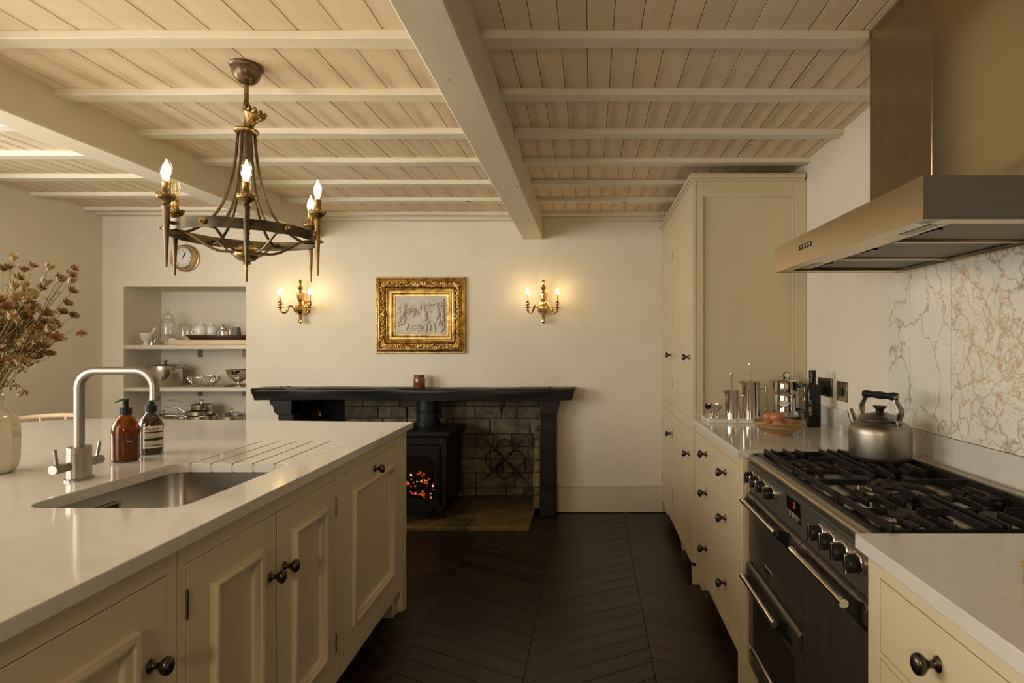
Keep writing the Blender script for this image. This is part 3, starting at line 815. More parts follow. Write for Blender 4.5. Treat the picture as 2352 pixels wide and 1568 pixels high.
# ------------------------------------------------------------------ extractor hood
L = (XR, 1.64, 1.55); t = thing('extractor_hood', 'brushed steel chimney extractor hood above the cooker', 'extractor hood', L)
X = .685; HY0, HY1 = 1.166, 2.108
q = wb(L); s_ = lambda y, z: z - .010*(HY1-y)/(HY1-HY0)     # the hood hangs slightly out of level
def slope_box(xa, ya, za, xb, yb, zb):
    q.hexa([(xa,ya,s_(ya,za)),(xb,ya,s_(ya,za)),(xb,yb,s_(yb,za)),(xa,yb,s_(yb,za)),(xa,ya,s_(ya,zb)),(xb,ya,s_(ya,zb)),(xb,yb,s_(yb,zb)),(xa,yb,s_(yb,zb))])
ZL, ZH = 1.569, 1.660
slope_box(X, HY0, ZL, X+.004, HY1, ZH); slope_box(X+.004, HY0, ZL, XR-.001, HY0+.004, ZH); slope_box(X+.004, HY1-.004, ZL, XR-.001, HY1, ZH)
slope_box(X+.004, HY0+.004, ZH-.004, XR-.001, HY1-.004, ZH)
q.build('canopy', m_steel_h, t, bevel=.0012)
q = wb(L)
slope_box(X+.004, HY0+.004, ZL+.001, X+.045, HY1-.004, ZL+.004)
slope_box(X+.045, HY0+.004, ZL+.006, X+.105, HY1-.004, ZL+.009)
slope_box(X+.004, HY0+.004, ZL+.001, XR-.03, HY0+.05, ZL+.004); slope_box(X+.004, HY1-.05, ZL+.001, XR-.03, HY1-.004, ZL+.004)
slope_box(XR-.04, HY0+.004, ZL-.002, XR-.001, HY1-.004, ZL+.006)
for y in (1.466, 1.790): slope_box(X+.105, y, ZL+.004, XR-.04, y+.016, ZL+.011)
q.build('underside_rim', m_steel_h, t, bevel=.0008)
for y0, y1 in ((1.216,1.466),(1.482,1.790),(1.806,2.058)):
    q = wb(L); slope_box(X+.105, y0, ZL+.011, XR-.04, y1, ZL+.017); f = q.build('grease_filter', m_filter, t)
    q = wb(L); slope_box(X+.112, (y0+y1)/2-.035, ZL+.005, X+.128, (y0+y1)/2+.035, ZL+.0112); q.build('filter_latch', m_plastic, f, bevel=.001)
for y in (1.30, 1.95):
    q = wb(L); slope_box(X+.060, y-.07, ZL+.0045, X+.090, y+.07, ZL+.0062); q.build('lamp_cover', m_steel_v, t, bevel=.0005)
for i in range(5):
    y = 1.766+.0235*i
    q = MB(); q.M = Matrix.Translation(Vector((X, y, s_(y, ZH-.040)))-Vector(L)) @ Matrix.Rotation(R(-90), 4, 'Y')
    q.lathe([(0,.0),(.0085,0),(.0085,.0015),(.0062,.0018),(0,.0018)], seg=20); bt = q.build('button', m_plastic, t)
    q = MB(); q.M = Matrix.Translation(Vector((X-.0018, y, s_(y, ZH-.040)))-Vector(L)) @ Matrix.Rotation(R(-90), 4, 'Y')
    q.lathe([(0,0),(.005,0),(.0045,.0015),(0,.002)], seg=16); q.build('button_cap', m_chrome, bt)
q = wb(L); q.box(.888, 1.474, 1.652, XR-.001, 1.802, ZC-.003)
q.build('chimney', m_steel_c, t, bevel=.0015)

# ------------------------------------------------------------------ sockets
def plate(name, label, y0, y1, z0, z1, cat='socket'):
    L = (XR, (y0+y1)/2, (z0+z1)/2); t = thing(name, label, cat, L)
    wb(L).box(XR-.006, y0, z0, XR-.0003, y1, z1).build('plate', varied('antique_brass_plate', (.12,.09,.04), (.24,.18,.09), .28, 1, scale=8), t, bevel=.0015)
    return t, L
z0 = at(1936, 921, 2.63).z; z1 = at(1936, 876, 2.63).z
t, L = plate('cooker_switch', 'small brass cooker switch plate, right of the oil bottle', 2.574, 2.683, z0, z1, 'switch')
q = wb(L); q.box(XR-.011, 2.612, (z0+z1)/2-.022, XR-.006, 2.648, (z0+z1)/2+.016); q.build('rocker', m_plastic, t, bevel=.002)
q = wb(L); q.box(XR-.009, 2.620, z1-.022, XR-.006, 2.636, z1-.012); q.build('neon', simple('red_neon', (.25,.02,.01), .3), t, bevel=.001)
for y in (2.590, 2.668):
    q = MB(); q.M = Matrix.Translation(Vector((XR-.006, y, (z0+z1)/2))-Vector(L)) @ Matrix.Rotation(R(-90), 4, 'Y'); q.cyl((0,0,0), .003, .0015, 10); q.build('screw', m_chrome, t)
t, L = plate('double_socket', 'wide dark brass socket plate on the right wall behind the oil bottle', 2.735, 2.905, z0+.006, z1+.006)
q = wb(L); q.box(XR-.0075, 2.750, z0+.016, XR-.006, 2.89, z1-.006); q.build('insert', m_plastic, t, bevel=.001)
for y in (2.79, 2.85):
    q = wb(L); q.box(XR-.011, y-.008, z1-.026, XR-.0075, y+.008, z1-.010); q.build('rocker', m_plastic, t, bevel=.001)
q = wb(L); q.box(XR-.045, 2.79, z0+.015, XR-.0075, 2.84, z0+.055); q.build('plug', m_plastic, t, bevel=.006)

# ------------------------------------------------------------------ fireplace
wf = bpy.data.objects.new('wall_fireplace', None); COL.objects.link(wf); wf.location = (-1.33, 4.75, 0); wf['kind'] = 'structure'
L = wf.location.copy(); SX0, SX1 = -2.26, -.395
q = wb(L); q.box(SX0-.05, 4.752, 0, SX1+.05, 4.7995, .95); q.build('mortar', m_mortar, wf, smooth=False)
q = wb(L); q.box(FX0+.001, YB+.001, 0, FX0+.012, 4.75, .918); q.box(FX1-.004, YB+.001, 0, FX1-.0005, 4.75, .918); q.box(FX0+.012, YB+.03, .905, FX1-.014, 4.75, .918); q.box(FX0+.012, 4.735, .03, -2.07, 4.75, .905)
q.build('dark_lining', m_dull_black, wf, smooth=False)  # near-black sheets on the recess sides, top and left of the back
random.seed(21)
z = .035; rows = []
for h in (.068,.125,.12,.100,.105,.135,.098,.130,.060):
    x = SX0 + random.uniform(-.08, 0)
    if z+h > .93: h = .93-z
    while x < SX1:
        w_ = random.choice([.12,.17,.24,.30,.36]) * random.uniform(.85, 1.15)
        xe = min(x+w_, SX1+.002); xs_ = max(x, SX0)
        if xe-xs_ > .03 and xs_ > -2.07 or xe > -2.0:
            xs_ = max(xs_, -2.065)
            g = .004; d = random.uniform(.008, .022)
            q = wb(L); j = lambda: random.uniform(-.0035, .0035)
            za, zb = z+g, z+h-g
            q.hexa([(xs_+g+j(),4.752-d+j(),za+j()),(xe-g+j(),4.752-d+j(),za+j()),(xe-g,4.756,za),(xs_+g,4.756,za),
                    (xs_+g+j(),4.752-d+j(),zb+j()),(xe-g+j(),4.752-d+j(),zb+j()),(xe-g,4.756,zb),(xs_+g,4.756,zb)])
            q.build('stone', m_stone, wf, bevel=.005, seg=2)
        x = xe if xe < SX1 else SX1+1
    z += h
# ragged stones of the right jamb
z = .03
while z < .62:
    h = random.uniform(.06, .13); h = min(h, .885-z); o = random.uniform(-.012, .010)
    q = wb(L); q.box(FX1-.055+o, YB-.03+random.uniform(-.01,.01), z+.002, FX1-.0045, 4.74, z+h-.002)
    q.build('stone', m_jamb, wf, bevel=.008, seg=2); z += h
# hearth of slate slabs
hl = (-1.3, 4.3, 0); ht = thing('hearth', 'olive brown slate hearth in front of the stove', 'hearth', hl)
random.seed(4)
for x0, x1, y0, y1 in ((-2.2,-1.78,3.955,4.40),(-1.776,-1.32,3.952,4.36),(-1.316,-.875,3.950,4.42),(-.871,-.433,3.948,4.43),(-2.2,-1.6,4.404,4.735),(-1.596,-1.0,4.424,4.735),(-.996,-.447,4.434,4.735)):
    q = wb(hl); j = lambda: random.uniform(-.006, .006)
    e0 = j()*.6; e1 = j()*.6
    q.hexa([(x0,y0+e0,.0),(x1,y0+e1,.0),(x1,y1,0),(x0,y1,0),(x0,y0+e0,.026),(x1,y0+e1,.026),(x1,y1,.026),(x0,y1,.026)])
    q.build('slab', m_hearth, ht, bevel=.003)

# mantel shelf: black oak, uneven front edge
L = (-1.33, YB, .88); t = thing('mantelpiece', 'long black oak mantelpiece on two posts over the fireplace', 'mantelpiece', L)
random.seed(11); n = 60; X0, X1 = -2.545, -.120
pr = [(0,.975),(.9,.975),(.97,.972),(1,.962),(1.0,.945),(.965,.925),(.945,.905),(.925,.885),(0,.885)]
vs = []; fs = []; m_ = len(pr)
for i in range(n+1):
    tt = i/n; x = X0+(X1-X0)*tt
    d = .188 + .012*sin(tt*9+1) + .006*sin(tt*23) + random.uniform(-.002,.002)
    dz = .004*sin(tt*7)+.002*sin(tt*31)
    e = min(tt, 1-tt)/.012; cap = 1 if e >= 1 else .93+.07*e
    for k, (u, z) in enumerate(pr):
        zz = z + (dz if .88 < z < .97 else dz*.6) 
        inset = (.975-z)/.09*.022 if i in (0, n) else 0
        xx = x + (inset if i == 0 else -inset if i == n else 0)
        wob = .0025*sin(tt*22+k*1.3)*(1 if 2 <= k <= 6 else 0)
        vs.append((xx, YB-.001-d*u*cap+wob, zz))
for i in range(n):
    for k in range(m_):
        k2 = (k+1) % m_; fs.append((i*m_+k, i*m_+k2, (i+1)*m_+k2, (i+1)*m_+k))
fs += [tuple(range(m_)), tuple(range(n*m_, (n+1)*m_))]
q = wb(L); q.add(vs, fs); q.build('shelf', m_blackwood, t, ang=55)
for px, py, yy_ in ((647,887.5,4.32),(663,883.5,4.38),(1262,890,4.33)):
    p = at(px, py, yy_); q = wb(L); q.lathe([(0,0),(.009,0),(.010,.004),(.006,.009),(0,.010)], (p.x, yy_, .974), 8); q.build('peg', m_blackwood, t)
def post(x0, x1, side):
    q = wb(L); q.box(x0, YB-.115, .0, x1, YB-.002, .884); q.build('post', m_blackwood, t, bevel=.006)
    q = wb(L)
    xo, xi = (x0, x1)
    # scrolled bracket under the shelf
    pts = [(xi if side<0 else xo, .884)]
    s = -1 if side < 0 else 1
    base = x0 if side < 0 else x1
    prof = [(.055,.884),(.052,.862),(.046,.846),(.030,.838),(.026,.826),(.024,.806),(.020,.79),(.008,.782),(.0,.772)]
    if side > 0: prof = [(u*.45, z) for u, z in prof]
    poly = [(base+s*u, z) for u, z in prof] + [(x1 if side < 0 else x0, .772), (x1 if side < 0 else x0, .884)]
    nn = len(poly); va = [(a, YB-.135, b) for a, b in poly]; vb = [(a, YB-.004, b) for a, b in poly]
    q.add(va+vb, [tuple(range(nn)), tuple(range(2*nn-1, nn-1, -1))] + [(i, nn+i, nn+(i+1) % nn, (i+1) % nn) for i in range(nn)])
    q.build('bracket', m_blackwood, t, bevel=.004)
post(-.386, -.262, 1); post(-2.375, -2.262, -1)

# wood burning stove
CX = -1.27; L = (CX, 4.25, .026); t = thing('wood_burning_stove', 'black cast iron wood burning stove with glowing arched glass door', 'stove', L)
FY = 4.16
q = wb(L); q.box(CX-.215, FY, .115, CX+.215, 4.60, .628); q.box(CX-.215, FY-.012, .115, CX-.165, FY, .628); q.box(CX+.165, FY-.012, .115, CX+.215, FY, .628); q.box(CX-.165, FY-.012, .565, CX+.165, FY, .628)
q.build('body', m_castiron, t, bevel=.006)
q = wb(L); q.box(CX-.250, FY-.045, .630, CX+.250, 4.63, .664); q.build('top_plate', m_castiron, t, bevel=.010, seg=3)
q = wb(L); q.box(CX-.20, FY-.03, .085, CX+.20, 4.46, .115); q.box(CX-.12, FY-.09, .100, CX+.12, FY, .112); q.build('ash_lip', m_castiron, t, bevel=.003)
for sx in (-1, 1):
    for y in (FY+.02, 4.44):
        q = wb(L); q.lathe([(0,0),(.022,0),(.016,.02),(.024,.06),(0,.06)], (CX+sx*.17, y, .026), 12); q.build('leg', m_castiron, t)
q = wb(L); q.lathe([(0,0),(.098,0),(.098,.03),(.088,.034),(.088,.240),(0,.240)], (CX-.034, 4.525, .664), 32); q.build('flue_pipe', simple('flue_black', (.018,.021,.021), .32, .3), t)
q = wb(L); q.lathe([(.0885,0),(.093,.002),(.093,.012),(.0885,.014)], (CX-.034,4.525,.765), 32); q.build('flue_collar', m_castiron, t)
# door frame with arched opening
def arch(hw, z0, zs, n=12, ry=None):
    ry = ry or hw*.62
    return [(-hw, z0), (hw, z0)] + [(hw*cos(pi*i/n), zs+ry*sin(pi*i/n)) for i in range(n+1)]
q = MB(); q.M = Matrix.Translation(-Vector(L)) @ Matrix(((1,0,0,CX),(0,0,-1,FY-.012),(0,1,0,0),(0,0,0,1)))
slab(q, [(-.163,.118),(.163,.118),(.163,.562),(-.163,.562)], [arch(.128, .175, .415)], 0, .016)
dr = q.build('door', m_castiron, t, bevel=.003)
q = MB(); q.M = Matrix.Translation(-Vector(L)) @ Matrix(((1,0,0,CX),(0,0,-1,FY-.012),(0,1,0,0),(0,0,0,1)))
slab(q, [(x*1.10, z if z > .2 else z-.010) for x, z in arch(.128, .175, .418)], [arch(.128, .175, .415)], .016, .022); q.build('glass_surround', m_castiron, dr)
q = MB(); q.M = Matrix.Translation(-Vector(L)) @ Matrix(((1,0,0,CX),(0,0,-1,FY-.013),(0,1,0,0),(0,0,0,1)))
q.prism(arch(.1275, .1755, .4145), .002, .006); q.build('glass', clear('stove_glass', (.75,.62,.5), .06), dr)
q = wb(L); q.tube([(CX+.150,FY-.03,.33),(CX+.150,FY-.055,.33),(CX+.150,FY-.06,.29)], [.006,.006,.008], 8); q.ell((CX+.150,FY-.06,.285), .010, 10, 6); q.build('handle', m_castiron, dr)
q = wb(L); q.box(CX-.13, FY-.006, .17, CX+.13, FY-.002, .54); q.build('firebox_back', m_dull_black, t, smooth=False)
# embers
random.seed(5)
cols = [emis('ember_orange', (1, .17, .05), .7), emis('ember_pink', (1, .36, .24), 1.6), emis('ember_white', (1, .62, .42), 7), simple('dead_coal', (.03,.014,.01), .9)]
for i in range(84):
    a = random.uniform(-1, 1); x = CX+.115*a; hmax = .20*(1-abs(a)**1.6*.5)
    z = .180+random.random()**1.5*hmax; s_ = random.uniform(.005, .013)
    w_ = random.random(); mm = cols[3] if w_ < .40 else cols[0] if w_ < .80 else cols[1] if w_ < .96 else cols[2]
    q = wb(L); q.ell((x, FY-.0085, z), (s_, .0035, s_*random.uniform(.6,1)), 7, 5); q.build('coal', mm, t, smooth=False)
# wrought iron quatrefoil leaning on the stones
P = Vector((-.714, 4.690, .354)); t = thing('iron_quatrefoil', 'black wrought iron quatrefoil ornament hung on the fireplace stones', 'ornament', P)
r = .0700; q = MB()
for a in (0, 90, 180, 270):
    cx, cz = .092*cos(R(a)), .092*sin(R(a)); pts = []
    for k in range(29):
        b_ = R(a+180+28+ (304*k/28)); pts.append((cx+r*cos(b_), 0, cz+r*sin(b_)))
    for s_, e_ in ((0, -1), (1, 1)):
        pass
    ends = [Vector(pts[0]), Vector(pts[-1])]
    q.tube(pts, .0045, 8)
    for e_ in ends:
        d = Vector((cos(R(a)), 0, sin(R(a)))); c_ = e_ + d*.014
        side = 1 if (e_.x*(-sin(R(a)))+e_.z*cos(R(a))) > 0 else -1
        q.tube([e_ + (c_-e_)*(1-cos(R(k*30))) + Vector((-sin(R(a)),0,cos(R(a))))*side*.010*sin(R(k*30)) for k in range(8)], .0038, 6)
q.build('ring', m_castiron, t)
for s_ in (1, -1):
    q = MB(); q.tube([(-.165*s_, -.006, -.165 if s_>0 else -.165), (.165*s_, -.006, .165)], .0055, 8); q.build('rod', m_castiron, t)
# brass pan in the dark corner
q = MB(); q.lathe([(0,0),(.03,0),(.045,.02),(.05,.035),(.047,.035),(.04,.02),(0,.006)], (0,0,0), 20); q.tube([(.045,0,.03),(.09,-.01,.035),(.13,-.015,.03)], .005, 6)
o = q.build('brass_ladle', m_oldbrass, None, loc=(-2.15, 4.62, .7)); 
# it hangs on a hook from the lining
o.location = (-2.245+.02, 4.55, .735)
o.rotation_euler = (0, R(80), 0); tag(o, 'small dull brass pan hanging in the dark left corner of the fireplace', 'pan')
# ------------------------------------------------------------------ chandelier
random.seed(3)
CC = Vector((-1.232, 2.025, 0)); t = thing('chandelier', 'aged brass ring chandelier with six torch lights hanging over the island', 'chandelier', (CC.x, CC.y, ZC))
L = t.location.copy()
def cl(prof, name, m, par=t, seg=32, c=(0,0)):
    q = wb(L); q.lathe(prof, (CC.x+c[0], CC.y+c[1], 0), seg); return q.build(name, m, par, ang=50)
cl([(0,2.299),(.052,2.299),(.056,2.292),(.052,2.286),(.047,2.284),(.046,2.268),(.038,2.250),(.026,2.238),(.014,2.232),(0,2.231)], 'ceiling_rose', m_bronze_top)
cl([(0,2.232),(.008,2.232),(.009,2.228),(.0075,2.222),(.0075,2.170),(.010,2.166),(.011,2.158),(.008,2.152),(0,2.150)], 'drop_rod', m_oldbrass)
q = wb(L)
for k, zc in enumerate((2.143, 2.126)):
    pts = []
    for i in range(13):
        a = 2*pi*i/12; rr = .0095
        if k == 0: pts.append((CC.x+rr*cos(a)*.75, CC.y, zc+rr*sin(a)*1.2))
        else: pts.append((CC.x, CC.y+rr*cos(a)*.75, zc+rr*sin(a)*1.2))
    q.tube(pts, .0028, 7, caps=False)
q.build('chain_link', m_oldbrass, t)
# loose crown shaped cup, tipped to one side
q = MB(); q.M = Matrix.Translation(Vector((CC.x+.004, CC.y, 2.076))-L) @ Matrix.Rotation(R(24), 4, 'Y')
n = 48; rows = []; prof = [(.012,0),(.017,.004),(.017,.012),(.019,.026),(.025,.038),(.034,.047),(.0365,.054)]
vs = []; fs = []
for r_, z_ in prof: vs += [(r_*cos(2*pi*i/n), r_*sin(2*pi*i/n), z_) for i in range(n)]
for a in range(len(prof)-1):
    for i in range(n): fs.append((a*n+i, a*n+(i+1) % n, (a+1)*n+(i+1) % n, (a+1)*n+i))
b0 = len(vs)
for k in range(12):
    for dd, zz, rr in ((-.35,.054,.0365),(.35,.054,.0365),(.25,.064,.038),(.42,.071,.039),(0,.075,.0395),(-.42,.071,.039),(-.25,.064,.038)):
        a = 2*pi*(k+dd*.9)/12; vs.append((rr*cos(a), rr*sin(a), zz))
    s0 = b0+k*7; fs.append(tuple(range(s0, s0+7)))
q.add(vs, fs); o = q.build('tipped_crown', m_oldbrass, t); sm = o.modifiers.new('solid', 'SOLIDIFY'); sm.thickness = .0015
cl([(0,2.077),(.016,2.077),(.020,2.072),(.038,2.069),(.041,2.064),(.038,2.058),(.030,2.054),(0,2.053)], 'collar', m_oldbrass)
cl([(0,2.055),(.0115,2.055),(.0115,1.80),(.0095,1.79),(.0095,1.640),(0,1.64)], 'stem', m_bronze_top)
cl([(0,1.656),(.014,1.656),(.030,1.650),(.0385,1.644),(.040,1.638),(.040,1.620),(.0375,1.614),(.028,1.604),(.014,1.598),(.010,1.594),(.014,1.592),(.014,1.589),(.006,1.587),(.0055,1.57),(.0035,1.548),(0,1.547)], 'hub', m_oldbrass)
RR = .232; ZR0, ZR1 = 1.674, 1.709
q = wb(L); q.lathe([(RR-.004,ZR0),(RR,ZR0),(RR,ZR1),(RR-.004,ZR1),(RR-.004,ZR0)], (CC.x,CC.y,0), 72); ringo = q.build('ring_band', m_bronze, t)
A0 = -58.7
def bez(p0, p1, p2, p3, n=14):
    o = []
    for i in range(n+1):
        u = i/n; o.append(p0*(1-u)**3+p1*3*u*(1-u)**2+p2*3*u*u*(1-u)+p3*u**3)
    return o
for k in range(6):
    a = R(A0+30+60*k); d = Vector((cos(a), sin(a), 0)); V = lambda r, z: CC + d*r + Vector((0,0,z))
    q = wb(L); q.tube(bez(V(.026,2.056), V(.034,1.90), V(.055,1.78), V(.13,1.715)) + bez(V(.13,1.715), V(.175,1.680), V(.20,1.676), V(RR-.006,1.690))[1:], .0048, 9)
    q.build('curved_rod', m_bronze, t)
    q = wb(L); q.tube(bez(V(.036,1.632), V(.09,1.622), V(.11,1.640), V(.150,1.668)) + bez(V(.150,1.668), V(.18,1.690), V(.20,1.694), V(RR-.006,1.692))[1:], .0046, 9)
    q.build('scroll_arm', m_bronze_top, t)
    q = wb(L); q.ell(tuple(V(RR+.002,1.692)), .0105, 12, 8); q.tube([V(RR,1.692), V(RR+.012,1.692)], [.007,.004], 10); q.ell(tuple(V(RR+.014,1.692)), .0055, 10, 6); q.build('rosette', m_oldbrass, ringo)
RT = .252
for k in range(6):
    a = R(A0+60*k); d = Vector((cos(a), sin(a), 0)); p = CC+d*RT
    q = wb(L); q.lathe([(0,1.548),(.0032,1.549),(.0035,1.555),(.0095,1.70),(.0105,1.735),(.0125,1.740),(.0125,1.746),(.0095,1.749),(.0095,1.752)], (p.x,p.y,0), 16); 
    q.tube([CC+d*(RR-.002)+Vector((0,0,1.692)), p+Vector((0,0,1.692))], .006, 8)
    tor = q.build('torch', m_oldbrass if k in (1, 2) else m_bronze, t, ang=50)
    q = wb(L); q.lathe([(.0,1.752),(.010,1.752),(.014,1.758),(.024,1.765),(.0275,1.770),(.0275,1.774),(.024,1.776),(.014,1.776),(0,1.776)], (p.x,p.y,0), 28)
    for j in range(12):
        b_ = 2*pi*j/12; q.ell((p.x+.0255*cos(b_), p.y+.0255*sin(b_), 1.778), (.0042,.0042,.0058), 6, 5)
        q.ell((p.x+.0265*cos(b_+.26), p.y+.0265*sin(b_+.26), 1.775), (.003,.003,.003), 6, 4)
    q.build('drip_cup', m_oldbrass, tor, ang=50)
    q = wb(L); q.lathe([(0,1.776),(.012,1.776),(.0125,1.790),(.0115,1.792),(.0115,1.812),(.0125,1.814),(.0125,1.819),(0,1.819)], (p.x,p.y,0), 20); q.build('lamp_holder', m_oldbrass, tor, ang=50)
    lit = k not in (3, 4)
    q = wb(L); q.lathe([(.0105,1.819),(.011,1.826),(.0150,1.838),(.0180,1.852),(.0178,1.864),(.0150,1.876),(.0100,1.887),(.0045,1.894),(0,1.896)], (p.x,p.y,0), 20); bl = q.build('bulb', m_bulbglass, tor)
    if lit:
        q = wb(L); q.ell((p.x,p.y,1.856), (.0125,.0125,.025), 14, 10); q.build('filament', m_bulb_on, tor, smooth=True)
    else:
        q = wb(L)
        for s_ in (-.004, .004): q.tube([(p.x+s_,p.y,1.828),(p.x+s_*.7,p.y,1.875)], .0008, 5)
        q.build('filament', m_filament, tor)

# ------------------------------------------------------------------ wall lights
def sconce(px, label):
    Y = YB-.055; p0 = at(px, 705, Y); X = p0.x; S = 1/306.0
    L = Vector((X, YB, 1.59)); t = thing('wall_light', label, 'wall light', L, group=None)
    Zp = lambda y: 1.30+(792-y)/ (F/(YB-.05))
    q = wb(L)
    pf = [(0,Zp(641)),(.010,Zp(644)),(.0125,Zp(648)),(.009,Zp(651)),(.005,Zp(652)),(.008,Zp(654)),(.006,Zp(655)),(.011,Zp(657)),(.022,Zp(661)),(.012,Zp(665)),(.007,Zp(668)),(.012,Zp(671)),(.027,Zp(675)),(.027,Zp(677)),(.024,Zp(678)),(.021,Zp(687)),(.014,Zp(692)),(.010,Zp(694)),(.013,Zp(698)),(.034,Zp(703)),(.044,Zp(708)),(.046,Zp(712)),(.040,Zp(717)),(.024,Zp(722)),(.012,Zp(724)),(.008,Zp(727)),(.020,Zp(730)),(.008,Zp(732)),(.016,Zp(736)),(.016,Zp(739)),(.008,Zp(742)),(0,Zp(743))]
    q.lathe([(r*1.12, z) for r, z in pf], (X, YB-.052, 0), 8); q.build('body', m_brass, t, ang=20)
    q = wb(L); q.M = q.M @ Matrix.Translation((X, YB-.001, Zp(705))) @ Matrix.Rotation(R(90), 4, 'X'); q.lathe([(0,0),(.045,0),(.045,.006),(.03,.012),(0,.012)], seg=8, sy=1.3); q.tube([(0,0,0),(0,0,.05)], .012, 8); q.build('wall_plate', m_brass, t)
    for s in (-1, 1):
        ex, ey = X+s*.112, YB-.135
        V = lambda u, z: Vector((X+(ex-X)*u, YB-.055+(ey-(YB-.055))*u, z))
        pts = bez(V(.20,Zp(710)), V(.42,Zp(700)), V(.62,Zp(703)), V(.62,Zp(710)), 8) + bez(V(.62,Zp(710)), V(.66,Zp(722)), V(.92,Zp(722)), V(1.0,Zp(713)), 8)[1:]
        q = wb(L); q.tube(pts, [.0085]*8+[.0075]*(len(pts)-8), 8)
        cx_ = V(.30, Zp(709)); q.ell(tuple(cx_), (.011,.008,.009), 8, 6)
        ar = q.build('arm', m_brass, t)
        zb = Zp(713)
        q = wb(L); q.lathe([(0,zb-.006),(.007,zb-.004),(.009,zb),(.005,zb+.008),(.014,zb+.012),(.018,zb+.018),(.031,zb+.020),(.031,zb+.0225),(.010,zb+.023),(.005,zb+.026),(.012,zb+.034),(.016,zb+.045),(.015,zb+.056),(.010,zb+.064),(.013,zb+.067),(0,zb+.067)], (ex,ey,0), 16); q.build('candle_cup', m_brass, ar)
        q = wb(L); q.lathe([(0,zb+.067),(.0075,zb+.067),(.0065,zb+.112),(0,zb+.112)], (ex,ey,0), 14); q.build('candle_tube', m_brass, ar)
        q = wb(L); q.lathe([(0,zb+.112),(.007,zb+.113),(.0115,zb+.126),(.0125,zb+.138),(.0085,zb+.155),(.003,zb+.168),(0,zb+.170)], (ex,ey,0), 12); q.build('bulb', m_bulb_wall, ar)
sconce(690, 'brass twin candle wall light between the alcove and the gilt picture')
sconce(1248, 'brass twin candle wall light to the right of the gilt picture')

# ------------------------------------------------------------------ gilt picture
p0 = at(862, 811, YB-.03); p1 = at(1068, 636, YB-.03)
cx, cz = (p0.x+p1.x)/2, (p0.z+p1.z)/2; W, H = (p1.x-p0.x)/2, (p1.z-p0.z)/2
L = Vector((cx, YB, cz)); t = thing('framed_relief', 'pale figure relief in a heavy carved gilt frame above the mantelpiece', 'picture', L)
MP = Matrix(((1,0,0,0),(0,-1,0,0),(0,0,1,0),(0,0,0,1)))    # (u, h, z) with h out of the wall
def fr(prof, name, m, ang=40):
    q = MB(); q.M = MP; ring(q, -W, -H, W, H, prof); return q.build(name, m, t, ang=ang)
fo = fr([(0,.001),(0,.022),(.004,.030),(.012,.032),(.014,.036),(.028,.046),(.036,.048),(.040,.040),(.046,.026),(.058,.015),(.072,.012),(.079,.016),(.082,.024),(.088,.026),(.094,.022),(.104,.018),(.108,.022),(.122,.022),(.126,.017),(.138,.013),(.146,.013),(.146,.001)], 'frame', m_gold)
q = MB(); q.M = MP; random.seed(9)
def along(i):   # rectangle at inset i
    x, z = W-i, H-i; return [((-x,-z),(x,-z)),((x,-z),(x,z)),((x,z),(-x,z)),((-x,z),(-x,-z))]
def bead(q, i, h, step, r, rz):
    for (a, b_) in along(i):
        a = Vector(a); b_ = Vector(b_); n = int((b_-a).length/step)
        for k in range(n):
            c = a+(b_-a)*(k+.5)/n; q.ell((c.x, h, c.y), (r, rz, r), 6, 4)
bead(q, .006, .031, .0085, .0036, .003); q.build('outer_beading', m_goldleaf, fo, smooth=True)['kind'] = 'stuff'
q = MB(); q.M = MP; bead(q, .115, .0225, .0085, .0042, .003); q.build('inner_beading', m_goldleaf, fo)['kind'] = 'stuff'
q = MB(); q.M = MP
for (a, b_) in along(.056):
    a = Vector(a); b_ = Vector(b_); Ln = (b_-a).length; d = (b_-a).normalized(); nn = Vector((-d.y, d.x))
    n = int(Ln/.0105)
    for k in range(n+1):
        u = k/n; c = a+(b_-a)*u; big = 1+.7*math.exp(-((u-.5)/.06)**2)+.5*math.exp(-((u)/.06)**2)+.5*math.exp(-((u-1)/.06)**2)
        for m_ in range(2):
            ph = k*.9+m_*2.4; off = .011*sin(ph); c2 = c+nn*off+d*random.uniform(-.004,.004)
            ang_ = math.atan2(d.y, d.x)+ph*.7+random.uniform(-.5,.5); l = .0125*big*random.uniform(.7,1.2)
            h = .031+random.uniform(-.003,.006)
            e = Vector((cos(ang_), sin(ang_)))*l
            p_ = [(c2.x-e.x, h-.006, c2.y-e.y), (c2.x-e.x*.3+e.y*.35, h+.002, c2.y-e.y*.3-e.x*.35), (c2.x+e.x*.4, h+.004, c2.y+e.y*.4), (c2.x+e.x-e.y*.4, h-.001, c2.y+e.y+e.x*.4)]
            q.tube(p_, [.0022*big,.0050*big,.0042*big,.0014], 6)
q.build('carved_leaves', m_goldleaf, fo, ang=60)['kind'] = 'stuff'
pw, phh = W-.143, H-.143
q = MB(); q.M = MP; q.box(-pw-.004, .001, -phh-.004, pw+.004, .008, phh+.004); pq = q.build('relief_panel', m_plaque, t)
q = MB(); q.M = MP
def E(u, z, a, b_, h=.006, rot=0):
    h *= 1.5
    n = 12; c, s = cos(R(rot)), sin(R(rot)); M0 = q.M.copy()
    q.M = M0 @ Matrix.Translation((u, .008, z)) @ Matrix.Rotation(R(-rot), 4, 'Y'); q.ell((0,0,0), (a, h, b_), n, 8); q.M = M0
U = lambda px: (px-857)/ (1285-430) * 2*pw; Z = lambda py: -(py-780)/(1100-460)*2*phh
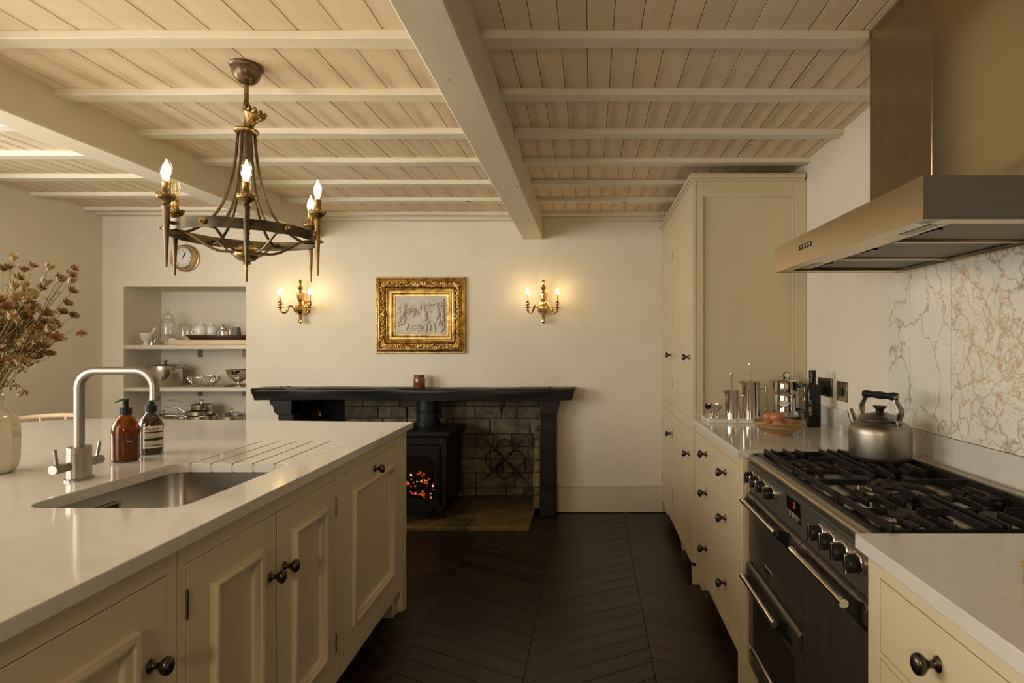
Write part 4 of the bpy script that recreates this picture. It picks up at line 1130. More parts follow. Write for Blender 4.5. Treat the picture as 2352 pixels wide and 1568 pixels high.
def fig(x, y, lean, armL, armR, legL, legR, sc=1.0):
    hx, hy = x, y
    E(U(x), Z(y), .0165*sc, .0190*sc, .012); E(U(x), Z(y-12), .0175*sc, .014*sc, .010)
    E(U(x+lean*.35), Z(y+75), .0215*sc, .034*sc, .012, lean*.25)
    E(U(x+lean*.75), Z(y+150), .0205*sc, .025*sc, .013, 0)
    for (ax, ay) in (armL, armR):
        mx, my = (x+ax)/2+4, (y+45+ay)/2; dx, dy = U(ax)-U(x), Z(ay)-Z(y+45)
        E((U(x+lean*.1)+U(ax))/2, (Z(y+45)+Z(ay))/2, .0085*sc, math.hypot(dx, dy)*.55, .007, math.degrees(math.atan2(dx, dy)))
    hipx, hipy = x+lean*.85, y+175
    for (kx, ky, fx, fy) in (legL, legR):
        for (a1, a2, b1, b2, w_) in ((hipx, hipy, kx, ky, .0130), (kx, ky, fx, fy, .0085)):
            dx, dy = U(b1)-U(a1), Z(b2)-Z(a2)
            E((U(a1)+U(b1))/2, (Z(a2)+Z(b2))/2, w_*sc, math.hypot(dx, dy)*.58, .008, math.degrees(math.atan2(dx, dy)))
fig(590, 625, -40, (500,590), (650,700), (490,880,560,960), (610,930,650,1030))
fig(905, 690, 30, (860,800), (1040,680), (940,930,945,1060), (1000,930,1010,1040), 1.1)
fig(1120, 630, 20, (1060,640), (1200,600), (1090,910,1070,1060), (1180,940,1235,1060), 1.05)
fig(520, 720, -10, (470,600), (560,800), (480,850,510,940), (540,900,580,950), .8)
fig(1215, 700, 5, (1170,620), (1240,560), (1200,860,1190,960), (1230,900,1240,1030), .8)
random.seed(2)
for k in range(150):
    w_ = random.random()
    if w_ < .45: px_, py_ = random.gauss(740, 70), random.gauss(720, 45)
    elif w_ < .65: px_, py_ = random.gauss(980, 70), random.gauss(620, 25)
    elif w_ < .85: px_, py_ = random.gauss(820, 50), random.gauss(990, 28)
    else: px_, py_ = random.gauss(1210, 30), random.gauss(590, 35)
    E(U(px_), Z(py_), random.uniform(.0035,.0075), random.uniform(.0035,.0075), random.uniform(.004,.009))
E(0, Z(1085), pw*.98, .010, .004)
q.build('relief_figures', m_plaque, pq, ang=60)

# ------------------------------------------------------------------ wall clock
p = at(418, 591, YB-.05); r = .104; zc = p.z
L = Vector((p.x, YB, zc)); t = thing('wall_clock', 'round brass porthole clock with roman numerals above the alcove', 'clock', L)
q = MB(); q.M = Matrix.Rotation(R(90), 4, 'X')       # lathe axis +z -> -y (out of the wall)
q.lathe([(0,.0005),(r*.97,.0005),(r*1.02,.006),(r*1.02,.012),(r*.94,.016),(r*.93,.040),(r*.91,.052),(r*.84,.057),(r*.74,.056),(r*.72,.048),(r*.71,.040),(0,.040)], seg=56); q.build('case', m_lid_brass, t, ang=40)
q = MB(); q.M = Matrix.Rotation(R(90), 4, 'X'); q.cyl((0,0,.0402), r*.71, .0006, 56); dl = q.build('dial', m_dial, t)
q = MB(); dr_ = r*.71
for i, s_ in enumerate(('XII','I','II','III','IIII','V','VI','VII','VIII','IX','X','XI')):
    vs, fs = text_geo(s_, dr_*.30); a = -2*pi*i/12
    M_ = Matrix.Rotation(R(90), 4, 'X') @ Matrix.Rotation(a, 4, 'Z') @ Matrix.Translation((0, dr_*.76, .0412))
    q.M = M_ @ Matrix.Scale(.72, 4, (1,0,0)); q.add(vs, fs)
q.build('numerals', m_ink, dl, smooth=False)
q = MB(); q.M = Matrix.Rotation(R(90), 4, 'X') @ Matrix.Translation((0,0,.0413)); q.lathe([(dr_*.93,0),(dr_*.945,0),(dr_*.945,.0003),(dr_*.93,.0003),(dr_*.93,0)], seg=56); q.build('minute_ring', m_ink, dl, smooth=False)
def hand(deg, l, w_, z_, name):
    q = MB(); q.M = Matrix.Rotation(R(90), 4, 'X') @ Matrix.Rotation(R(-deg), 4, 'Z') @ Matrix.Translation((0,0,z_))
    q.prism([(-w_*.4,-l*.2),(w_*.4,-l*.2),(w_,l*.55),(0,l),(-w_,l*.55)], 0, .001); q.build(name, m_ink, dl, smooth=False)
hand(34, dr_*.50, .0042, .0425, 'hour_hand'); hand(27, dr_*.80, .0028, .0440, 'minute_hand')
q = MB(); q.M = Matrix.Rotation(R(90), 4, 'X'); q.lathe([(dr_,.0495),(0,.0515)], seg=40); q.build('glass', clear('clock_glass', (1,1,1), .05), t)

# ------------------------------------------------------------------ alcove shelves and their contents
for nm, z1, lab in (('upper', 1.300, 'cream alcove shelf holding glass jars and the tea tray'), ('middle', .969, 'cream alcove shelf holding the stockpot and wire bowl'), ('lower', .668, 'lowest visible alcove shelf, crowded with saucepans')):
    L = Vector((-3.165, 4.6, z1-.034)); t = thing('alcove_shelf', lab, 'shelf', L)
    q = wb(L); q.box(NX0+.001, YB+.001, z1-.034, NX1-.001, T-.001, z1); q.build('board', m_trim, t, bevel=.003)
    if nm != 'lower':
        q = wb(L); q.box(NX0+.001, YB-.004, z1-.028, NX1-.001, YB+.001, z1-.006); q.build('nosing', m_trim, t, bevel=.002)
        for px in (453, 556):
            x = at(px, 800, 4.76).x; q = wb(L); q.box(x-.02, T-.006, z1-.034-.068, x+.02, T-.001, z1-.034); q.box(x-.02, 4.52, z1-.039, x+.02, T-.002, z1-.0345)
            q.tube([(x,T-.007,z1-.09),(x,T-.001,z1-.09)], .004, 8); q.build('bracket', m_hinge, t, bevel=.001)
def X_(px, y): return (px-PX)*y/F
def item(name, label, cat, px, y, z, group=None):
    L = Vector((X_(px, y), y, z)); return thing(name, label, cat, L, group=group), L
def lobj(t, prof, name, m, seg=28, c=(0,0,0), par=None, sx=1, sy=1, ang=45):
    return MB().lathe(prof, c, seg, sx, sy).build(name, m, par or t, ang=ang)
Z1 = 1.300
t, L = item('mortar', 'pale marble mortar on the upper alcove shelf, left end', 'mortar', 337, 4.50, Z1)
lobj(t, [(0,0),(.028,0),(.026,.008),(.018,.018),(.020,.028),(.038,.048),(.046,.075),(.048,.095),(.043,.095),(.040,.075),(.028,.045),(0,.036)], 'bowl', m_marblew)
t, L = item('pestle', 'pale marble pestle leaning in the mortar', 'pestle', 348, 4.505, Z1+.05)
q = MB(); q.tube([(-.03,0,.003),(.0,0,.035),(.032,0,.088)], [.014,.009,.012], 12); q.build('pestle_body', m_marblew, t)
t, L = item('milk_jug', 'small steel milk jug in front of the mortar', 'jug', 350, 4.435+.025, Z1)
lobj(t, [(0,0),(.024,0),(.024,.045),(.026,.05),(.0245,.05),(.022,.044),(.022,.003),(0,.003)], 'body', m_chrome); q = MB(); q.tube([(.024,0,.042),(.048,0,.044),(.060,0,.036),(.052,0,.012),(.024,0,.010)], .003, 7); q.build('handle', m_chrome, t)
t, L = item('glass_jar', 'tall glass jar with stepped lid and black lettered band on the upper alcove shelf', 'jar', 386, 4.615, Z1)
lobj(t, [(0,.002),(.052,.002),(.056,.010),(.056,.17),(.052,.188),(.042,.196),(.042,.203),(.045,.206)], 'body', m_glass)
ld = lobj(t, [(.046,.206),(.050,.210),(.048,.216),(.036,.222),(.036,.242),(.030,.250),(.012,.256),(.010,.262),(.018,.272),(.018,.282),(.010,.290),(0,.291)], 'lid', m_glass)
vs, fs = text_geo('COOKIES', .021); q = MB()
q.add([(.0567*sin(x/.0567+.25), -.0567*cos(x/.0567+.25), y+.078) for x, y, z in vs], fs); q.build('lettering', m_ink, t, smooth=False)
lobj(t, [(0,.004),(.050,.004),(.051,.03),(0,.034)], 'contents', m_white)
t, L = item('glass_jar', 'shorter round glass jar with knobbed lid, left of the teapots', 'jar', 425, 4.64, Z1+.02)
lobj(t, [(0,.002),(.046,.002),(.050,.012),(.050,.120),(.046,.134),(.041,.140)], 'body', m_glass)
lobj(t, [(.044,.140),(.050,.143),(.046,.150),(.028,.157),(.008,.162),(.010,.172),(.011,.180),(0,.186)], 'lid', m_glass)
t, L = item('small_dish', 'small white ceramic pot beside the pale board', 'pot', 398, 4.53, Z1)
lobj(t, [(0,0),(.028,0),(.031,.006),(.031,.045),(.028,.05),(0,.05)], 'body', m_white); lobj(t, [(0,.05),(.026,.05),(.024,.054),(0,.055)], 'lid', m_white)
# board, tray, teapots
xa, xb = X_(388, YB+.02), NX1-.012
bl = Vector(((xa+xb)/2, 4.60, Z1)); o = wb(bl).box(xa, YB+.02, Z1, xb, 4.70, Z1+.040).build('chopping_board', m_palewood, None, bevel=.003, loc=bl)
tag(o, 'thick pale wooden chopping board on the upper alcove shelf', 'board')
ZBd = Z1+.040
xa, xb = X_(426, 4.45), NX1-.015; L = Vector(((xa+xb)/2, 4.53, ZBd)); t = thing('tray', 'dark brown wooden tray under the white teapots', 'tray', L)
q = wb(L); y0, y1 = 4.45, 4.66
q.hexa([(xa+.035,y0+.02,ZBd),(xb-.035,y0+.02,ZBd),(xb-.035,y1-.02,ZBd),(xa+.035,y1-.02,ZBd),(xa+.028,y0+.014,ZBd+.008),(xb-.028,y0+.014,ZBd+.008),(xb-.028,y1-.014,ZBd+.008),(xa+.028,y1-.014,ZBd+.008)])
q.build('base', m_darkwood, t)
q = wb(L)
def rimw(a, b_, c, d):
    q.hexa(a+b_) 
for (u0, v0, u1, v1, ou0, ov0, ou1, ov1) in ((xa+.028,y0+.014,xb-.028,y0+.014,xa,y0,xb,y0),(xb-.028,y0+.014,xb-.028,y1-.014,xb,y0,xb,y1),(xb-.028,y1-.014,xa+.028,y1-.014,xb,y1,xa,y1),(xa+.028,y1-.014,xa+.028,y0+.014,xa,y1,xa,y0)):
    q.add([(u0,v0,ZBd+.002),(u1,v1,ZBd+.002),(ou1,ov1,ZBd+.036),(ou0,ov0,ZBd+.036)], [(0,1,2,3)])
o = q.build('rim', m_darkwood, t); sm = o.modifiers.new('solid', 'SOLIDIFY'); sm.thickness = .005
ZT2 = ZBd+.008
def teapot(label, px, y, s_):
    t, L = item('teapot', label, 'teapot', px, y, ZT2)
    lobj(t, [(0,0),(.034*s_,0),(.038*s_,.004),(.053*s_,.026),(.060*s_,.058),(.056*s_,.084),(.042*s_,.104),(.028*s_,.110),(0,.110)], 'body', m_white)
    lobj(t, [(0,.109),(.032*s_,.110),(.026*s_,.117),(.010,.121),(.008,.125),(.0105,.130),(.008,.135),(0,.137)], 'lid', m_white)
    q = MB(); q.tube([(.045*s_,.01,.035),(.062*s_,.012,.05),(.078*s_,.014,.078)], [.012,.009,.006], 10); q.build('spout', m_white, t)
    q = MB(); q.tube([(-.045*s_,-.01,.075),(-.070*s_,-.012,.078),(-.080*s_,-.012,.055),(-.068*s_,-.01,.032),(-.048*s_,-.008,.028)], .005, 8); q.build('handle', m_white, t)
teapot('round white teapot on the dark tray, left one', 462, 4.555, .85)
teapot('white teapot behind the left one on the dark tray', 487, 4.60, .78)
t, L = item('tea_press', 'small glass tea press with shiny steel top on the dark tray', 'tea press', 513, 4.53, ZT2)
lobj(t, [(0,.001),(.026,.001),(.029,.006),(.029,.075),(.026,.08)], 'glass_body', m_glass); lobj(t, [(.0285,.004),(.0295,.004),(.0295,.060),(.0285,.060)], 'sleeve', m_chrome)
lobj(t, [(0,.086),(.027,.086),(.031,.082),(.031,.090),(.024,.096),(.008,.100),(.006,.106),(.010,.112),(.007,.120),(0,.122)], 'lid', m_chrome)
q = MB(); q.tube([(.029,0,.075),(.052,0,.072),(.052,0,.02),(.029,0,.016)], .003, 7); q.build('handle', m_chrome, t)
t, L = item('beaker', 'grey stoneware beaker at the right end of the tray', 'beaker', 543, 4.54, ZT2)
lobj(t, [(0,.0),(.040,.0),(.041,.003),(.031,.094),(.029,.094),(.034,.006),(0,.006)], 'body', m_greycup, sx=.9, sy=.9)
# middle shelf
Z2 = .969
t, L = item('stockpot', 'large steel stockpot with lid on the middle alcove shelf', 'pot', 380, 4.585, Z2)
lobj(t, [(0,0),(.112,0),(.117,.005),(.117,.156),(.121,.158),(.121,.162),(.115,.162),(0,.160)], 'body', m_pan, 48)
ld = lobj(t, [(.120,.162),(.122,.165),(.10,.172),(.05,.178),(0,.180)], 'lid', m_pan, 48)
lobj(t, [(0,.180),(.010,.180),(.007,.188),(.010,.196),(.022,.202),(.022,.206),(0,.207)], 'lid_knob', m_hinge, 24, par=ld)
for s_ in (-1, 1):
    q = MB(); q.tube([(s_*.108,-.045,.138),(s_*.138,-.040,.144),(s_*.158,-.015,.147),(s_*.158,.015,.147),(s_*.138,.040,.144),(s_*.108,.045,.138)], .0045, 8); q.build('handle', m_chrome, t)
t, L = item('wire_bowl', 'pierced silver fruit bowl on the middle alcove shelf', 'bowl', 469, 4.56, Z2)
lobj(t, [(0,0),(.045,0),(.046,.006),(0,.006)], 'foot', m_chrome)
q = MB()
def bp(u, a): r_ = .045+.071*math.sin(u*pi/2)**.9*(u**.3); return Vector((( .045+.073*u**.75)*cos(a), (.045+.073*u**.75)*sin(a), .004+.072*u**1.5))
for k in range(28):
    a = 2*pi*k/28
    for s_ in (-1, 1): q.tube([bp(j/8, a+s_*.55*j/8) for j in range(9)], .0022, 5)
q.build('lattice', m_chrome, t)['kind'] = 'stuff'
q = MB(); q.tube([bp(1, 2*pi*k/40) for k in range(41)], .0035, 7, caps=False); q.build('rim', m_chrome, t)
t, L = item('kitchen_scale', 'steel kitchen scale with bowl at the right end of the middle alcove shelf', 'scale', 548, 4.55, Z2)
q = MB(); q.hexa([(-.072,-.085,0),(.072,-.085,0),(.072,.06,0),(-.072,.06,0),(-.060,-.070,.012),(.060,-.070,.012),(.060,.05,.022),(-.060,.05,.022)]); q.build('base', m_steel, t, bevel=.002)
lobj(t, [(0,.014),(.014,.014),(.012,.030),(.02,.036),(0,.036)], 'pillar', m_chrome)
lobj(t, [(0,.036),(.02,.036),(.045,.050),(.070,.080),(.090,.128),(.096,.130),(.094,.133),(.088,.130),(.067,.083),(.043,.054),(0,.041)], 'bowl', m_chrome, 40)
# lowest shelf: saucepans
Z3 = .668
def pan(name, label, cat, px, y, z, r, h, handle=None, lid=None, knob_=True, lidmat=None, hk=None):
    t, L = item(name, label, cat, px, y, z)
    lobj(t, [(0,0),(r*.93,0),(r,.006),(r,h-.003),(r+.004,h),(r-.001,h),(r-.003,.006),(0,.004)], 'body', m_pan, 40)
    if lid:
        ld = lobj(t, [(r+.003,h),(r+.004,h+.003),(r*.85,h+lid*.5),(r*.5,h+lid*.85),(.012,h+lid),(0,h+lid)], 'lid', lidmat or m_pan, 40)
        if knob_: lobj(t, [(0,h+lid),(.009,h+lid),(.007,h+lid+.008),(.009,h+lid+.016),(.020,h+lid+.021),(.020,h+lid+.025),(0,h+lid+.026)], 'lid_knob', m_chrome, 20, par=ld)
    if handle:
        a, l, rise = handle; d = Vector((cos(R(a)), sin(R(a)), 0)); zz = h-.014
        q = MB(); q.tube([d*r+Vector((0,0,zz)), d*(r+.03)+Vector((0,0,zz+.010)), d*(r+.06)+Vector((0,0,zz+rise*.75)), d*(r+l*.6)+Vector((0,0,zz+rise)), d*(r+l)+Vector((0,0,zz+rise*1.08))], [.006,.005,.005,.006,.0065], 8, flat=.6); q.build('handle', m_pan, t)
    return t
pan('saucepan', 'wide saucepan at the bottom of the middle stack on the lowest alcove shelf', 'saucepan', 462, 4.59, Z3, .098, .062, (192, .20, .015))
pan('saucepan', 'middle saucepan of the stack of three on the lowest alcove shelf', 'saucepan', 458, 4.59, Z3+.0625, .090, .035, (188, .17, .045))
pan('saucepan', 'small lidded saucepan topping the stack on the lowest alcove shelf', 'saucepan', 463, 4.60, Z3+.098, .072, .052, (184, .18, .045), .012)
pan('frying_pan', 'low lidded pan at the left end of the lowest alcove shelf', 'pan', 375, 4.60, Z3, .100, .058, (186, .16, .03), .022)
pan('frying_pan', 'low pan with long handle at the front of the lowest alcove shelf', 'pan', 410, 4.50, Z3, .066, .050, (15, .13, .02))
pan('casserole', 'wide casserole with glass lid, right end of the lowest alcove shelf', 'pan', 532, 4.585, Z3, .098, .062, (170, .13, .03), .032, lidmat=m_glass)

# ------------------------------------------------------------------ on the mantelpiece
t, L = item('candle_jar', 'reddish brown candle jar with lid on the mantelpiece under the picture', 'candle', 963, 4.31, .9745)
lobj(t, [(0,0),(.040,0),(.043,.004),(.043,.068),(.040,.078),(.036,.081),(.036,.086),(0,.086)], 'jar', m_candle, 36)
lobj(t, [(0,.086),(.040,.086),(.041,.090),(.041,.096),(.038,.099),(0,.099)], 'lid', simple('amber_lid', (.12,.05,.02), .2), 36)
# ------------------------------------------------------------------ tap
L = Vector((-1.487, 1.645, .91)); t = thing('kitchen_tap', 'brushed steel swan neck mixer tap with two levers beside the sink', 'tap', L)
lobj(t, [(0,0),(.034,0),(.034,.005),(.032,.007),(0,.007)], 'flange', m_steel_v, 36, sx=.86, sy=1.15)
bd = lobj(t, [(0,.007),(.029,.007),(.029,.075),(.0283,.0755),(.0283,.0765),(.029,.077),(.029,.094),(.028,.0955),(0,.0955)], 'body', m_steel, 36, sx=.86, sy=1.15, ang=30)
q = MB(); R0 = .0125; bx = .050; top = .315; re = .215
pts = [(0,0,.0955),(0,0,top-bx)] + [(bx*(1-cos(R(a))), 0, top-bx+bx*sin(R(a))) for a in (15,30,45,60,75,90)] + [(re-bx,0,top)] + [(re-bx+bx*sin(R(a)), 0, top-bx+bx*cos(R(a))) for a in (15,30,45,60,75,90)] + [(re,0,top-bx-.035)]
q.tube(pts, R0, 20); sp = q.build('spout', m_steel_v, t)
q = MB(); q.tube([(re,0,top-bx-.034),(re,0,top-bx-.037)], .0095, 16); q.ell((re+.013,0,top-bx-.028), (.003,.003,.003), 8, 5); q.build('aerator', m_plastic, sp)
for s_ in (-1, 1):
    q = MB(); q.tube([(-.004,s_*.020,.043),(-.004,s_*.052,.043)], .0125, 20); q.tube([(-.004,s_*.0525,.043),(-.004,s_*.080,.043)], .0130, 20)
    h = q.build('valve', m_steel_v, t, bevel=.0006)
    q = MB(); q.tube([(-.004,s_*.066,.052),(-.004+.001,s_*.074,.098)], .0045, 12); q.build('lever', m_steel_v, h)
t.rotation_euler = (0,0,R(1.5))

# ------------------------------------------------------------------ pump bottles
def pump(t, z, s_=1.0, m=m_plastic, ang=180, thick=.014, two=False):
    lobj(t, [(0,z),(.0175*s_,z),(.0175*s_,z+.022),(.016*s_,z+.024),(0,z+.024)], 'collar', m, 28, ang=30)
    if two:
        lobj(t, [(0,z+.024),(.0105,z+.024),(.0105,z+.034),(.007,z+.036),(.0048,z+.058),(.0048,z+.066),(.003,z+.070),(0,z+.070)], 'plunger', m, 20)
        q = MB(); q.tube([(0,0,z+.064),(-.02,0,z+.066),(-.030,0,z+.061)], [.004,.0032,.0026], 8)
    else:
        lobj(t, [(0,z+.024),(.0085,z+.024),(.0085,z+.046),(.0095,z+.048),(0,z+.050)], 'plunger', m, 20)
        q = MB(); q.tube([(.009,0,z+.049),(-.012,0,z+.049),(-.028,0,z+.045),(-.036,0,z+.041)], [.0045,.0045,.0035,.0022], 8)
    o = q.build('nozzle', m, t); return o
L = Vector((-1.566, 1.905, .91)); t = thing('pump_bottle', 'amber glass pump bottle with small black strip label behind the sink', 'bottle', L)
r = .039
bp_ = [(0,0),(r*.86,0),(r*.97,.004),(r,.012),(r,.098),(r*.97,.112),(r*.86,.128),(r*.66,.142),(r*.48,.149),(r*.42,.153),(r*.42,.158)]
lobj(t, bp_+[(r*.38,.158),(r*.38,.152),(r*.62,.139),(r*.82,.126),(r*.92,.110),(r*.95,.098),(r*.95,.008),(r*.8,.005),(0,.005)], 'glass', m_amber, 40)
lobj(t, [(0,.0055),(r*.78,.0055),(r*.945,.009),(r*.945,.098),(r*.93,.106),(0,.106)], 'liquid', simple('brown_soap', (.30,.10,.012), .15, 0, 0, **{'Transmission Weight': .75, 'IOR': 1.25}), 40)
pump(t, .156)
q = MB(); n = 10; a0 = R(-62); a1 = R(8)
vs = []; fs = []
for i in range(n+1):
    a = a0+(a1-a0)*i/n; vs += [((r+.0006)*cos(a), (r+.0006)*sin(a), .064), ((r+.0006)*cos(a), (r+.0006)*sin(a), .074)]
for i in range(n): fs.append((2*i, 2*i+2, 2*i+3, 2*i+1))
q.add(vs, fs); lb = q.build('strip_label', m_ink, t)
def wraptext(txt, size, rr, amid, z, m, par, name='lettering', al='CENTER'):
    vs, fs = text_geo(txt, size, al); q = MB()
    q.add([(rr*cos(amid + x/rr), rr*sin(amid + x/rr), z+y) for x, y, zz in vs], fs); return q.build(name, m, par, smooth=False)
wraptext('EVEN', .0075, r+.0012, R(-35), .069, m_cream_ink, lb)
L = Vector((-1.582, 2.035, .91)); t = thing('pump_bottle', 'dark brown pump bottle with cream printed label behind the amber one', 'bottle', L)
r = .0375
lobj(t, [(0,0),(r*.8,0),(r*.96,.004),(r,.014),(r,.100),(r*.97,.110),(r*.80,.126),(r*.52,.140),(r*.42,.146),(r*.42,.152),(0,.152)], 'glass', m_amberdk, 40)
pump(t, .150, two=True)
a0, a1 = R(-88), R(12); vs = []; fs = []
for i in range(13):
    a = a0+(a1-a0)*i/12; vs += [((r+.0006)*cos(a), (r+.0006)*sin(a), .024), ((r+.0006)*cos(a), (r+.0006)*sin(a), .102)]
for i in range(12): fs.append((2*i, 2*i+2, 2*i+3, 2*i+1))
lb = MB().add(vs, fs).build('paper_label', m_label, t)
wraptext('Aesop', .0165, r+.0012, R(-78), .092, m_ink, lb, al='LEFT')
def band(z0, z1, a0=R(-79), a1=R(9), m=m_ink):
    vs = []; fs = []
    for i in range(11):
        a = a0+(a1-a0)*i/10; vs += [((r+.0011)*cos(a), (r+.0011)*sin(a), z0), ((r+.0011)*cos(a), (r+.0011)*sin(a), z1)]
    for i in range(10): fs.append((2*i, 2*i+2, 2*i+3, 2*i+1))
    MB().add(vs, fs).build('printed_band', m, lb)
band(.0775,.0825); band(.050,.060); band(.031,.0345)
for z in (.0745,.0715): wraptext('Reverence Aromatique Hand Wash', .0030, r+.0012, R(-79), z, m_ink, lb, al='LEFT')
for z in (.067,.0635): wraptext('Savon aromatique pour les mains', .0034, r+.0012, R(-79), z, m_ink, lb, al='LEFT')
for z in (.047,.0435,.040,.0368): wraptext('500 mL  16.9 fl.oz  Net  Cleanse hands', .0026, r+.0012, R(-79), z, m_ink, lb, al='LEFT')

# ------------------------------------------------------------------ vase and dried flowers
VX, VY = -1.828, 1.72
L = Vector((VX, VY, .91)); t = thing('vase', 'cream glazed ribbed ceramic vase at the left edge of the island', 'vase', L)
prof = [(0,0),(.048,0),(.056,.003),(.066,.018),(.0705,.045),(.0715,.10),(.070,.140),(.064,.166),(.050,.186),(.038,.200),(.0335,.212),(.0330,.228),(.0355,.236),(.0345,.238),(.031,.236),(.029,.226),(.029,.212),(.034,.196),(.05,.176),(.06,.15),(.062,.05),(.05,.01),(0,.008)]
seg = 96; vs = []; fs = []
for pr_, z in prof:
    for i in range(seg):
        a = 2*pi*i/seg; f = 1 - .045*(abs(sin(a*6))**.8 if .002 < z < .2 and pr_ > .045 else 0) + .0
        vs.append((pr_*f*cos(a), pr_*f*sin(a), z))
for j in range(len(prof)-1):
    for i in range(seg): fs.append((j*seg+i, j*seg+(i+1) % seg, (j+1)*seg+(i+1) % seg, (j+1)*seg+i))
MB().add(vs, fs).build('body', m_vase, t, ang=80)

def flower_mesh(kind, m):
    q = MB(); n = 13
    for lay, (rise, ln, wd, off) in enumerate(((1.35,.021,.0040,0),(.85,.023,.0044,.24))):
        if kind == 2: rise += .7
        for k in range(n):
            a = 2*pi*(k+lay*.5)/n+random.uniform(-.12,.12); l = ln*random.uniform(.8,1.1); rz = rise*random.uniform(.8,1.2)
            d = Vector((cos(a), sin(a), 0)); s_ = Vector((-sin(a), cos(a), 0)); z = Vector((0,0,1))
            base = d*.0022; mid = d*(l*.5)+z*(l*.42*rz); tip = d*(l*(.98-.25*rz*.4))+z*(l*.95*rz*.8)
            w_ = s_*wd
            q.add([base, mid-w_+z*.0012, mid+z*-.0006, mid+w_+z*.0012, tip], [(0,2,1),(0,3,2),(1,2,4),(2,3,4)])
    q.ell((0,0,.003), (.0045,.0045,.005), 8, 5)
    for k in range(16):
        a = random.uniform(0, 2*pi); rr = random.uniform(.001,.005); q.tube([(rr*.5*cos(a),rr*.5*sin(a),.004),(rr*1.6*cos(a),rr*1.6*sin(a),.012)], [.0004,.0007], 3)
    o = q.build('flower_head', m, None, smooth=False); me = o.data; bpy.data.objects.remove(o, do_unlink=True); return me
random.seed(12)
FM = [flower_mesh(k % 3, m_petals[k % 3]) for k in range(6)]
m_ = MB(); 
def leafmesh():
    q = MB()
    for k in range(5):
        a = 2*pi*k/5; d = Vector((cos(a), sin(a), 0)); s_ = Vector((-sin(a), cos(a), 0))
        q.add([(0,0,0), d*.012+s_*.003+Vector((0,0,.006)), d*.024+Vector((0,0,.004)), d*.012-s_*.003+Vector((0,0,.005))], [(0,1,2),(0,2,3)])
    o = q.build('bract', m_petals[1], None, smooth=False); me = o.data; bpy.data.objects.remove(o, do_unlink=True); return me
BR = leafmesh()
def rot_to(d, spin=0):
    return (Vector(d).to_track_quat('Z', 'Y') @ Matrix.Rotation(spin, 4, 'Z').to_quaternion()).to_euler()
def spray(i, tips, label, group, stub=None):
    """tips: list of world points of the flower heads with facing; stem rises from the vase neck"""
    base = Vector((VX+random.uniform(-.016,.016), VY+random.uniform(-.016,.016), 1.02))
    t = thing('dried_flower_stem', label, 'dried flowers', base, group=group)
    c = sum((p for p, d, k in tips), Vector())/len(tips)
    neck = Vector((VX+(c.x-VX)*.10+random.uniform(-.012,.012), VY+(c.y-VY)*.10+random.uniform(-.010,.010), 1.15))
    fork = neck.lerp(c, .55)+Vector((0,0,.02))
    q = MB(); q.M = Matrix.Translation(-base)
    q.tube([base, neck, neck.lerp(fork, .5)+Vector((random.uniform(-.006,.006),0,0)), fork], [.0022,.0021,.0018,.0016], 6)
    for p, d, k in tips:
        b_ = bez(fork, fork.lerp(p, .35)+Vector((0,0,.012)), p-Vector(d).normalized()*.028, p, 6)
        q.tube(b_, [.0012]*4+[.0009]*3, 4)
    q.build('stem', m_stem, t)
    for p, d, k in tips:
        o = put(FM[k], 'flower_head', t, p-base, rot_to(d, random.uniform(0, 6)), random.uniform(.68, .95))
    put(BR, 'bract', t, fork-base, rot_to(c-neck, random.uniform(0, 6)), .9)
    for p, d, k in tips[::2]:
        put(BR, 'bract', t, fork.lerp(p, .55)-base+Vector((0,0,.004)), rot_to(p-fork, random.uniform(0, 6)), .55)
    return t
def P_(px, py, y): return at(px, py, y)
def T_(px, py, y, k, dx=None, dz=None):
    p = P_(px, py, y)
    d = Vector(((p.x-VX)*1.6+random.uniform(-.1,.1), (y-VY)*1.5-.03+random.uniform(-.1,.1), .42)) if dx is None else Vector((dx, -.1, dz))
    return (p, d, k)
G_ = 'dried flower stems massed in the middle of the vase'
spray(0, [T_(186, 757, 1.66, 0, .05, -.8)], 'single drooping dried flower, farthest right of the bunch', None)
spray(0, [T_(168, 620, 1.70, 0), T_(157, 635, 1.74, 3), T_(132, 648, 1.70, 2), T_(157, 652, 1.76, 5)], 'dried flower stem with four heads at the upper right of the bunch', None)
spray(0, [T_(74, 615, 1.66, 0), T_(110, 622, 1.74, 5)], 'tall dried flower stem with two open heads at the top of the bunch', None)
spray(0, [T_(30, 600, 1.70, 2), T_(22, 618, 1.66, 4), T_(54, 625, 1.75, 3), T_(8, 622, 1.7, 1)], 'tall dried flower stem with four heads at the top left of the bunch', None)
spray(0, [T_(128, 778, 1.62, 0), T_(118, 787, 1.64, 2), T_(100, 797, 1.62, 1)], 'low dried flower stem with three heads right of centre', None)
spray(0, [T_(113, 817, 1.70, 3), T_(85, 823, 1.68, 1), T_(62, 845, 1.66, 2)], 'lowest dried flower stem leaning out to the right', None)
spray(0, [T_(52, 893, 1.64, 4, .02, -1)], 'tiny dried flower nodding just above the vase mouth', None)
spray(0, [T_(163, 672, 1.68, 0), T_(150, 700, 1.66, 3), T_(165, 728, 1.70, 1), T_(140, 720, 1.74, 4)], 'dried flower stem with four heads at the right flank of the bunch', None)
random.seed(31)
for i in range(34):
    n = random.randint(5, 7); tips = []
    cx_ = random.uniform(-130, 120); cy_ = 640 + random.random()**.8*175
    yy_ = VY+random.uniform(-.12, .12)
    for k in range(n):
        px = cx_+random.gauss(0, 24); py = cy_+random.gauss(0, 20)
        lim = 60 + (py-612)*.0
        if px > 150 - max(0, py-700)*.5: px = 140 - max(0, py-700)*.5
        tips.append(T_(px, max(py, 628+abs(px-10)*.12), yy_+random.uniform(-.04,.04), random.randint(0, 5)))
    spray(i, tips, 'dried brown flower stem among the dense middle of the bunch', G_)

